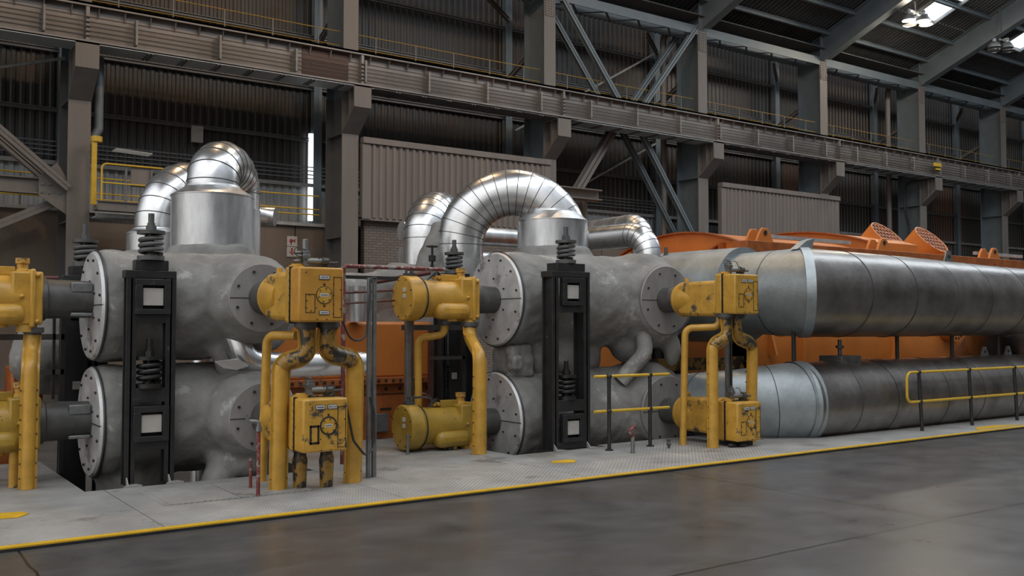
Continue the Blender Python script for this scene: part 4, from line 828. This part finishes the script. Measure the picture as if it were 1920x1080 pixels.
MB().cyl((8.08, 13.75, 2.75), (8.08, 13.75, 3.12), .02, n=8).ring((8.08, 13.75, 3.1), (0, 0, 1), .09, .012, 20, 6).bar((8.0, 13.75, 3.1), (8.16, 13.75, 3.1), .015, .015).cyl((8.08, 13.75, 2.85), (8.08, 13.75, 2.95), .06, n=10).bar((8.08, 13.75, 2.78), (8.2, 14.0, 2.7), .05, .05).build('hand_wheel', 'bolt', t)

# insulated turbine shell behind
o = remesh(MB().tube([(6.0, 14.6, 2.3), (8.0, 14.6, 2.3)], .38, 28).sph((7.9, 14.5, 2.45), .55, (1.1, .8, .75)).box(5.6, 8.6, 14.3, 15.4, 1.2, 2.3).tube([(8.3, 14.2, 1.0), (8.5, 14.1, 2.2)], .5, 20).build('insulated_casing', 'insul', loc=(7, 15, 1.5)), .06, .05, .5); tag(o, 'lumpy grey insulated casing behind the yellow actuator and red pipe', 'casing')
o = remesh(MB().box(2.0, 2.8, 13.6, 14.4, .9, 1.9).sph((2.2, 13.7, 1.4), .4).build('insulated_casing', 'insul', loc=(2.3, 14, 1)), .05, .05, .4); tag(o, 'pale insulated lump seen between the yellow jogged pipe and the black plate', 'casing')
o = MB().cyl((6.65, 13.6, 1.85), (6.65, 13.6, 2.4), .13, n=24).build('small_silver_cylinder', 'silver_dull', loc=(6.65, 13.6, 1.9)); tag(o, 'small upright silver cylinder standing behind the grey channel post', 'cylinder')

# orange machine housings
t = thing('orange_pedestal', 'orange bearing pedestal with a bolted lower box behind the channel posts', 'machine housing', (7.7, 14.4, -1.2))
MB().prism([(5.0, 13.7, .95), (8.32, 13.7, .95), (8.32, 13.7, 1.22), (8.05, 13.7, 1.85), (5.0, 13.7, 1.85)], (0, 1.2, 0)).build('upper_cover', 'orange', t, bev=.05)
MB().box(5.0, 8.5, 13.6, 14.9, .86, .97).build('cover_flange', 'orange_dirty', t, bev=.01)
MB().box(5.0, 8.4, 13.7, 14.8, -.05, .87).box(8.2, 8.7, 13.5, 14.5, .1, .55).build('lower_box', 'orange_dirty', t, bev=.02)
MB().box(5.0, 8.6, 13.8, 14.7, -1.2, -.05).build('plinth', 'bolt', t)
b = MB()
for k in range(24): b.cyl((5.2 + k * .13, 13.58, .92), (5.2 + k * .13, 13.62, .92), .022, n=8)
for k in range(8): b.cyl((6.2 + k * .25, 13.68, .78), (6.2 + k * .25, 13.72, .78), .025, n=8)
b.box(6.4, 7.7, 13.685, 13.7, .7, .71).box(7.69, 7.7, 13.685, 13.7, .1, .7).box(7.1, 7.3, 13.69, 13.7, .45, .48).build('flange_bolts', 'bolt', t)
MB().box(7.95, 8.1, 13.55, 13.6, .75, .95).box(6.95, 7.2, 13.6, 13.7, .12, .4).build('junction_box', 'white' if 0 else 'galv', t, bev=.005)
t = thing('orange_gearbox', 'orange gear housing low behind the actuator cut by the picture edge', 'machine housing', (1.5, 14.8, -1.2))
MB().box(.6, 1.75, 14.6, 15.4, .9, 1.75).box(.6, 1.95, 14.3, 15.4, -.2, .9).box(1.9, 2.28, 14.0, 14.6, .3, 1.25).build('casing', 'orange_dirty', t, bev=.03)
MB().box(.6, 1.72, 14.55, 14.6, 1.0, 1.7).build('cover_plate', 'orange', t, bev=.01)
MB().cyl((2.1, 13.93, .98), (2.1, 14.0, .98), .08, n=20).cyl((2.1, 13.9, .98), (2.1, 13.94, .98), .05, n=20).build('plug', 'galv', t)
MB().cyl((1.58, 14.35, .9), (1.58, 14.35, 1.1), .06, n=16).build('breather', 'white', t)
MB().cyl((1.5, 14.3, 1.12), (1.5, 14.34, 1.12), .001, n=4).box(.6, 2.3, 14.1, 15.4, -1.2, -.2).build('plinth', 'bolt', t)

def hood(x0, x1, yc, w, z1, zb, label, m='orange'):
    t = thing('turbine_hood', label, 'turbine casing', ((x0 + x1) / 2, yc, zb), 'orange turbine hoods')
    pr = []
    for k in range(21):
        a = -1 + 2 * k / 20; pr.append((yc + w * a, z1 - .38 * a * a))
    poly = [(x0, yc - w, zb)] + [(x0, y, z) for y, z in pr] + [(x0, yc + w, zb)]
    MB().prism(poly, (x1 - x0, 0, 0)).build('casing', m, t, ang=30)
    rim = MB()
    for a, b_ in zip(pr[:-1], pr[1:]): rim.bar((x0 - .02, a[0], a[1]), (x0 - .02, b_[0], b_[1]), .16, .03)
    rim.build('rim_flange', 'orange_dirty', t)
    return t
h = hood(15.5, 19.5, 15.4, 1.95, 3.86, 3.285, 'orange turbine hood with a braced end wall beside the silver elbow pipe')
MB().prism([(15.46, 14.1, 2.9), (15.46, 14.1, 3.5), (15.46, 15.3, 2.9)], (.04, 0, 0)).box(15.3, 15.5, 14.06, 14.1, 2.8, 3.55).bar((15.4, 15.4, 2.9), (15.4, 14.1, 3.52), .04, .2, up=(1, 0, 0)).bar((15.4, 17.9, 3.0), (15.4, 16.9, 3.5), .04, .2, up=(1, 0, 0)).build('end_gusset', 'orange_dirty', h)
hood(19.7, 21.6, 15.8, 2.4, 4.12, 3.285, 'orange turbine hood behind the flange beam, wider than the first', 'orange')
hood(21.7, 48, 15.6, 2.2, 3.67, 3.285, 'orange turbine hood farthest along, past the two relief ducts', 'orange')
t = thing('turbine_flange_beam', 'long orange flange beam with lifting lugs above the upper silver pipe', 'beam', (24, 13, 3.3))
MB().box(14.9, 45, 12.95, 13.35, 3.28, 3.5).build('beam_body', 'orange_dirty', t, bev=.01)
for x in (15.5, 19.6, 24.4, 27.0, 30.5):
    l = MB()
    for dx in (0, .28):
        l.prism([(x + dx + a, 13.0, z) for a, z in ((-.22, 3.5), (.22, 3.5), (.14, 3.7), (.08, 3.79), (-.08, 3.79), (-.14, 3.7))], (0, .05, 0)) if 0 else l.prism([(x + a, 13.0 + dx, z) for a, z in ((-.26, 3.5), (.26, 3.5), (.15, 3.7), (.08, 3.78), (-.08, 3.78), (-.15, 3.7))], (0, .06, 0))
    ll = l.build('lifting_lug', 'orange', t, bev=.01)
    MB().cyl((x, 12.985, 3.68), (x, 13.0, 3.68), .05, n=16).build('lug_hole', 'bolt', ll)
MB().box(16.0, 19.2, 13.6, 13.7, 3.66, 3.74).box(24.6, 27, 13.6, 13.7, 3.66, 3.74).build('pipe_rail', 'girt_light', t)
t = thing('turbine_lower_casing', 'orange lower turbine casing seen between the two big silver pipes', 'turbine casing', (22, 14, -1.2))
pr = [(12.9, -1.2), (12.75, .8), (12.7, 1.4), (12.8, 2.0), (13.0, 2.6), (13.3, 3.28), (18, 3.28), (18, -1.2)]
MB().prism([(14.6, y, z) for y, z in pr], (31, 0, 0)).build('casing', 'orange', t)
for x in (14.6, 16.1, 19.4, 22.8, 26): MB().prism([(x, y - .18, z) for y, z in pr[:6]] + [(x, 13.3, 3.2), (x, 12.95, -1.2)], (.1, 0, 0)).build('rib', 'orange', t, bev=.01)
MB().prism([(15.2, 12.7, 1.2), (15.2, 12.5, 1.2), (15.2, 12.7, 1.9)], (.06, 0, 0)).build('gusset', 'orange', t)
MB().cyl((21.6, 12.45, 1.75), (21.6, 12.8, 1.75), .35, n=28).build('nozzle_pad', 'orange', t)
bb = bolts(MB(), (21.6, 12.45, 1.75), (0, -1, 0), .27, 14, .03); bb.build('pad_bolts', 'bolt', t)
MB().box(11.6, 14.8, 12.8, 12.9, .95, 1.18).build('ledge', 'yellow_oily', t)
for k, (bx, by, bz) in enumerate(((21.3, 14.6, 3.45), (23.2, 14.6, 3.45))):
    t = thing('relief_duct', ['slanted orange relief duct with a grid top, the one beside the taupe screen', 'slanted orange relief duct with a grid top, the farther one'][k], 'duct', (bx, by, bz), 'orange relief ducts with grid tops')
    d = V((.05, -.70, .71)).normalized(); L_ = .80; b0 = V((bx, by, bz)) - d * .5; tp = V((bx, by, bz)) + d * L_
    MB().lathe([(0, .5), (L_ + .5, .5), (L_ + .5, .47), (0, .47)], b0, d, 40, cap=False).build('duct_shell', 'orange', t)
    MB().lathe([(0, .001), (0, .47)], tp - d * .12, d, 40, cap=False).build('duct_inside', 'bolt', t)
    ax = d.cross(V((1, 0, 0))).normalized(); ay = d.cross(ax).normalized(); g = MB()
    for j in range(-3, 4):
        o_ = j * .14; hh = math.sqrt(max(.001, .48 ** 2 - o_ ** 2))
        g.bar(tp - d * .04 + ax * o_ - ay * hh, tp - d * .04 + ax * o_ + ay * hh, .035, .06, up=d); g.bar(tp - d * .04 + ay * o_ - ax * hh, tp - d * .04 + ay * o_ + ax * hh, .035, .06, up=d)
    g.build('grid_top', 'orange_dirty', t)

# ---- the two big silver pipes
t = thing('big_steam_pipe', 'upper big silver pipe running along the machine to the picture edge', 'pipe', (18, 10.3, 1.58))
C0 = V((13.22, 10.3, 2.34)); RB = .745
MB().mitre([(40, 10.3, 2.22), (24, 10.3, 2.26), (19, 10.3, 2.29), (16, 10.3, 2.32), C0], [.67, .68, .70, .735, RB], 64, n1=(-1, 1, 0)).build('pipe_body', 'duct', t, ang=30)
s = MB()
for x, r_ in ((14.1, .744), (15.4, .74), (16.7, .726), (17.9, .712), (19.2, .70), (20.6, .695)): s.ring((x, 10.3, 2.34 - (x - 13.45) * .009), (1, 0, 0), r_, .0065, 64, 6)
s.build('sheet_seam', 'silver_dark', t)
jb = MB(); k_ = V((1, 1, 0)).normalized()
def mitre_ring(c, r, w_, nn=64):       # band lying in the 45 degree mitre plane
    vs_ = []; fs = []
    for off, rr in ((-w_, r - .02), (-w_, r + .010), (w_, r + .010), (w_, r - .02)):
        for k in range(nn):
            a = 2 * PI * k / nn; vs_.append(c + k_ * (math.cos(a) * rr * 1.414) + V((0, 0, math.sin(a) * rr)) + V((1, -1, 0)).normalized() * off)
    for i in range(4):
        for k in range(nn): fs.append((i * nn + k, i * nn + (k + 1) % nn, ((i + 1) % 4) * nn + (k + 1) % nn, ((i + 1) % 4) * nn + k))
    return jb.add(vs_, fs)
mitre_ring(C0, RB, .075); jb.build('joint_band', 'duct_grey', t, ang=25)
MB().mitre([C0, C0 + V((-.1, 1.3, .02))], [RB, .70], 64, n0=(-1, 1, 0)).build('pipe_elbow', 'duct_grey', t, ang=30)
s = MB(); s.ring(C0 + V((-.03, .45, 0)), (-.08, 1, 0), .733, .006, 56, 6).build('elbow_seam', 'silver_dark', t)
MB().lathe([(0, .66), (0, .84), (3.4, .85)], (13.12, 11.45, 2.33), (-.04, 1, 0), 56, cap=False).build('insulated_collar', 'duct_grey', t, ang=25)
MB().tube([(19.9, 10.5, 2.1), (21.0, 11.2, 1.4), (21.8, 12.2, .6)], .62, 40).build('branch_down', 'duct', t)
for x in (14.9,): pass
for x, z in ((17.6, 3.02), (21.4, 2.92)):
    l = MB().prism([(x + a, 10.28, z + b_) for a, b_ in ((-.2, -.1), (.2, -.1), (.06, .22), (-.06, .22))], (0, .03, 0)).build('lifting_lug', 'galv', t); MB().cyl((x, 10.27, z + .1), (x, 10.28, z + .1), .035, n=12).build('lug_hole', 'bolt', l)
MB().prism([(12.95, 10.2, 3.05), (13.35, 10.2, 3.08), (13.4, 10.2, 3.25), (13.2, 10.2, 3.2)], (0, .15, 0)).build('sheet_flap', 'duct_grey', t)
t = thing('big_steam_pipe', 'lower big silver pipe lying at deck level behind the right railing', 'pipe', (18, 10.15, -.12))
D0 = V((12.92, 10.2, .54)); D1 = V((12.1, 10.75, .47)); D2 = V((11.75, 12.6, .38)); nb = ((D1 - D0).normalized() + V((-1, 0, 0))).normalized()
MB().mitre([(40, 10.2, .54), (16, 10.2, .54), D0], [.655] * 3, 64, n1=nb).build('pipe_body', 'duct', t, ang=30)
s = MB()
for x in (13.75, 15.05, 16.3, 17.5, 18.9, 20.3, 22): s.ring((x, 10.2, .54), (1, 0, 0), .656, .0065, 64, 6)
s.build('sheet_seam', 'silver_dark', t)
MB().lathe([(0, .66), (.3, .67)], (14.75, 10.2, .54), (1, 0, 0), 64, cap=False).build('crinkled_band', 'duct', t)
MB().mitre([D0 - nb * .11, D0 + nb * .11], [.664, .664], 64).build('joint_band', 'duct_grey', t, ang=25)
MB().mitre([D0, D1, D2], [.655, .60, .5], 64, n0=nb).build('pipe_elbow', 'duct_grey', t, ang=20)
MB().ring(D0.lerp(D1, .5), D1 - D0, .63, .006, 56, 6).ring(D1.lerp(D2, .35), D2 - D1, .568, .006, 56, 6).build('elbow_seam', 'silver_dark', t)
MB().box(13.75, 14.3, 9.95, 10.4, 1.12, 1.28).cyl((14.05, 10.2, 1.28), (14.05, 10.2, 1.55), .035, n=10).cyl((14.05, 10.2, 1.4), (14.05, 10.2, 1.45), .07, n=10).build('saddle_block', 'steel_dark', t, bev=.01)
for x in (11.95, 18.7, 19.6):
    yy = 11.3 if x < 12 else 10.2; zz = .8 if x < 12 else 1.15
    l = MB().prism([(x + a, yy, zz + b_) for a, b_ in ((-.16, 0), (.16, 0), (.05, .22), (-.05, .22))], (0, .03, 0)).build('lifting_lug', 'galv', t); MB().cyl((x, yy - .01, zz + .12), (x, yy, zz + .12), .03, n=12).build('lug_hole', 'bolt', l)
RODS = ['nearest the bright valve box', 'second along from the bright valve box', 'third along from the bright valve box', 'fourth along from the bright valve box']
for k, x in enumerate((12.9, 15.8, 17.6, 19.3)):
    o = MB().cyl((x, 10.25, 1.0), (x, 10.25, 1.7), .035, n=10).build('hanger_rod', 'bolt', loc=(x, 10.25, 1.1)); tag(o, 'black hanger rod between the two big silver pipes, ' + RODS[k], 'rod', 'hanger rods between the big pipes')

# ---- railings on the deck
t = thing('deck_railing', 'short railing with black posts and two cut yellow bars before the second machine', 'railing', (9.5, 10.55, 0))
for z in (1.06, .56): MB().cyl((8.88, 10.55, z), (10.3, 10.5, z), .022, n=12).build('yellow_bar', 'yrail', t)
for x in (9.13, 9.93):
    p = MB().cyl((x, 10.52, 0), (x, 10.52, 1.06), .028, n=12).sph((x, 10.52, 1.06), .042).sph((x, 10.52, .56), .04).cyl((x, 10.52, 0), (x, 10.52, .015), .06, n=12).build('post', 'black', t)
t = thing('deck_railing', 'long yellow railing with a rounded end and black posts before the lower big pipe', 'railing', (15, 9.38, 0))
MB().tube(arc_path([(32, 9.38, 1.0), (14.72, 9.38, 1.0), (14.72, 9.38, .5), (32, 9.38, .5)], .12, 6), .023, 12).build('yellow_bar', 'yrail', t)
x = 15.15
while x < 31:
    MB().cyl((x, 9.38, 0), (x - .08, 9.38, 1.02), .03, n=12).sph((x - .08, 9.38, 1.0), .045).sph((x - .04, 9.38, .5), .042).build('post', 'black', t); x += 1.57

# ---- small pipes, posts, cables, markings
t = thing('standpipe', 'red and grey standpipe with a tap elbow before the HP-CV4 box', 'standpipe', (3.68, 9.85, 0))
MB().cyl((3.68, 9.85, 0), (3.68, 9.85, .72), .021, n=12).build('pipe', 'red', t)
MB().tube(arc_path([(3.68, 9.85, .7), (3.68, 9.85, .78), (3.58, 9.88, .79), (3.55, 9.88, .86)], .03, 4), .022, 12).cyl((3.68, 9.85, .68), (3.68, 9.85, .73), .033, n=12).build('tap_elbow', 'galv', t)
o = MB().cyl((3.78, 10.35, 0), (3.78, 10.35, .33), .018, n=10).build('short_red_pipe', 'red', loc=(3.78, 10.35, 0)); tag(o, 'short red pipe behind the tall red and grey standpipe', 'pipe')
t = thing('standpipe', 'small standpipe with a pinkish bent tap near the short railing', 'standpipe', (9.2, 10.1, 0))
MB().cyl((9.2, 10.1, 0), (9.2, 10.1, .2), .03, n=12).build('pipe', 'galv', t); MB().tube(arc_path([(9.2, 10.1, .18), (9.2, 10.1, .26), (9.12, 10.1, .3), (9.22, 10.08, .38)], .03, 4), .026, 12).build('bent_tap', 'red', t)
t = thing('bleed_valve', 'tiny bleed valve on the deck beside the round nozzle cover', 'valve', (10.0, 10.2, 0))
MB().cyl((10.0, 10.2, 0), (10.0, 10.2, .1), .02, n=8).sph((10.0, 10.2, .06), .035).cyl((9.96, 10.2, .12), (10.04, 10.2, .12), .015, n=8).build('body', 'steel_dark', t)
t = thing('channel_post', 'tall grey channel post with hanging black cable beside the worn pipes', 'post', (5.25, 10.3, 0))
for dx in (-.05, .02): MB().box(5.22 + dx, 5.26 + dx, 10.28, 10.33, 0, 2.36).build('channel', 'galv', t, bev=.003)
MB().box(5.27, 5.31, 10.33, 10.36, 0, .85).build('short_channel', 'galv', t)
MB().tube(arc_path([(4.75, 10.1, 1.85), (4.85, 10.1, 1.62), (5.1, 10.2, 1.62), (5.2, 10.27, 2.4), (5.26, 10.27, 2.35)], .15, 7), .012, 8).build('looped_cable', 'cable', t)
MB().tube(arc_path([(4.62, 9.75, 1.0), (4.8, 9.9, .5), (5.0, 10.0, .3), (5.22, 10.2, .36), (5.24, 10.25, .75), (5.2, 10.27, .95)], .15, 6), .014, 8).build('drooping_cable', 'cable', t)
t = thing('channel_post', 'grey channel post with cross bars beside the thin jogged pipe', 'post', (6.9, 12.4, 0))
MB().box(6.85, 6.93, 12.38, 12.46, 0, 1.9).build('channel', 'galv', t, bev=.003); MB().box(6.96, 6.99, 12.42, 12.46, .0, 1.9).build('narrow_channel', 'galv', t)
MB().box(6.9, 8.0, 12.6, 12.64, 1.72, 1.8).build('cross_bar', 'steel_dark', t); MB().box(7.4, 8.0, 12.6, 12.64, 1.27, 1.32).build('lower_cross_bar', 'steel_dark', t); MB().box(7.95, 8.02, 12.6, 12.66, -.2, 1.95).build('cross_bar_upright', 'black', t); MB().box(7.48, 7.55, 12.8, 12.86, -.2, 1.75).build('rear_upright', 'redbrown', t)
t = thing('steel_rack', 'dark thin steel rack behind the yellow jogged pipe near the picture edge', 'rack', (1.9, 12.75, 0))
MB().box(1.3, 2.3, 12.73, 12.77, 1.62, 1.69).box(1.95, 2.3, 12.73, 12.77, 1.2, 1.26).build('cross_bar', 'steel_dark', t); MB().box(2.26, 2.31, 12.73, 12.78, -.2, 1.95).box(2.17, 2.2, 12.73, 12.78, .9, 1.9).build('upright', 'black', t)
MB().box(1.52, 1.57, 12.6, 12.66, 0, 1.9).build('edge_post', 'steel_dark', t)
t = thing('channel_post', 'grey channel post rising between the two tall pipes of the bright valve box', 'post', (11.4, 10.3, 0))
MB().box(11.37, 11.42, 10.3, 10.36, 0, 1.6).build('channel', 'galv', t, bev=.003); MB().box(11.45, 11.48, 10.3, 10.36, 0, 1.6).build('narrow_channel', 'steel_dark', t)
t = thing('red_pipe_run', 'red pipe rising beside the HP-CV2 box and running to the second spring', 'pipe', (5.45, 11.5, 0))
MB().tube(arc_path([(5.42, 11.5, 0), (5.42, 11.5, 2.57), (7.2, 11.9, 2.6)], .05, 4), .028, 12).build('pipe', 'red', t)
MB().cyl((5.42, 11.45, 2.55), (5.2, 11.2, 2.5), .02, n=8).tube([(5.42, 11.5, 2.22), (6.6, 12.4, 2.3), (6.9, 12.8, 2.4)], .018, 8).tube([(5.42, 11.5, 2.08), (6.6, 12.3, 2.15)], .014, 8).tube([(6.7, 13.2, 2.45), (7.6, 13.0, 2.62)], .04, 10).build('branch_pipes', 'redbrown', t)
MB().box(5.3, 7.3, 12.9, 12.95, 2.48, 2.53).build('support_bar', 'bolt', t)
t = thing('red_pipe_run', 'red brown pipe in front of the orange hood above the big pipe', 'pipe', (14, 13.9, 3.0))
MB().tube([(12.9, 13.2, 3.02), (13.7, 12.9, 3.08), (14.9, 12.7, 3.15), (16.5, 12.5, 3.1)], .035, 10).build('pipe', 'redbrown', t); MB().box(13.7, 14.0, 12.85, 12.95, 3.1, 3.18).build('bracket', 'bolt', t)
t = thing('red_pipe_run', 'thin red brown pipe lying behind the upper actuator cut by the picture edge', 'pipe', (1.5, 13.4, 2.2))
MB().tube([(.5, 13.5, 2.4), (2.6, 13.5, 2.4)], .03, 10).build('pipe', 'redbrown', t)
t = thing('gantry_post', 'brown steel post with a short top beam behind the front silver elbow pipe', 'post', (14.3, 17.5, -1.2))
MB().ibeam((14.25, 17.6, -1.2), (14.25, 17.6, 4.75), .4, .4, .03, up=(1, 0, 0)).build('post', 'col', t); MB().ibeam((12.6, 17.3, 4.85), (14.7, 17.3, 4.85), .3, .25, .03).build('top_beam', 'col', t)
for k, (pts, lab) in enumerate((([(1.15, 10.1), (1.45, 10.05), (1.56, 10.2), (1.5, 10.33), (1.2, 10.4), (1.0, 10.3)], 'flat yellow floor marking cut by the picture edge, on the pale deck'), ([(7.67, 10.0), (7.95, 9.85), (8.1, 10.0), (8.05, 10.1), (7.8, 10.12)], 'flat yellow floor marking on the deck before the second spring frame'), ([(16.0, 8.9), (17.6, 8.9), (17.0, 9.15), (16.4, 9.15)], 'flat yellow floor marking beside the long yellow railing'))):
    o = MB().prism([(x, y, 0.0) for x, y in pts], (0, 0, .006)).build('floor_marking', 'ystrip', loc=(pts[0][0], pts[0][1], 0)); tag(o, lab, 'marking', 'yellow floor markings')
t = thing('wire_bundle', 'loose bundle of grey wire hanging behind the thin jogged pipe', 'wire', (7.2, 12.6, .4))
w_ = MB()
for k in range(6): w_.ring((7.22 + k * .012, 12.6 + k * .01, .62 - k * .015), (.3, 1, .1 * k), .16 + .012 * (k % 3), .006, 24, 5)
w_.build('wire_loops', 'galv', t)
o = MB().box(10.95, 11.3, 9.75, 10.1, .0, .06).sph((10.85, 9.75, .03), .06, (1.4, 1, .5)).sph((11.0, 9.68, .03), .05, (1.5, 1, .5)).build('oily_rag', 'bolt', loc=(10.95, 9.75, 0)); tag(o, 'oily black rag heap on the deck under the low valve box', 'rag')
for ob in bpy.data.objects:
    if '_o' in ob.keys(): del ob['_o']
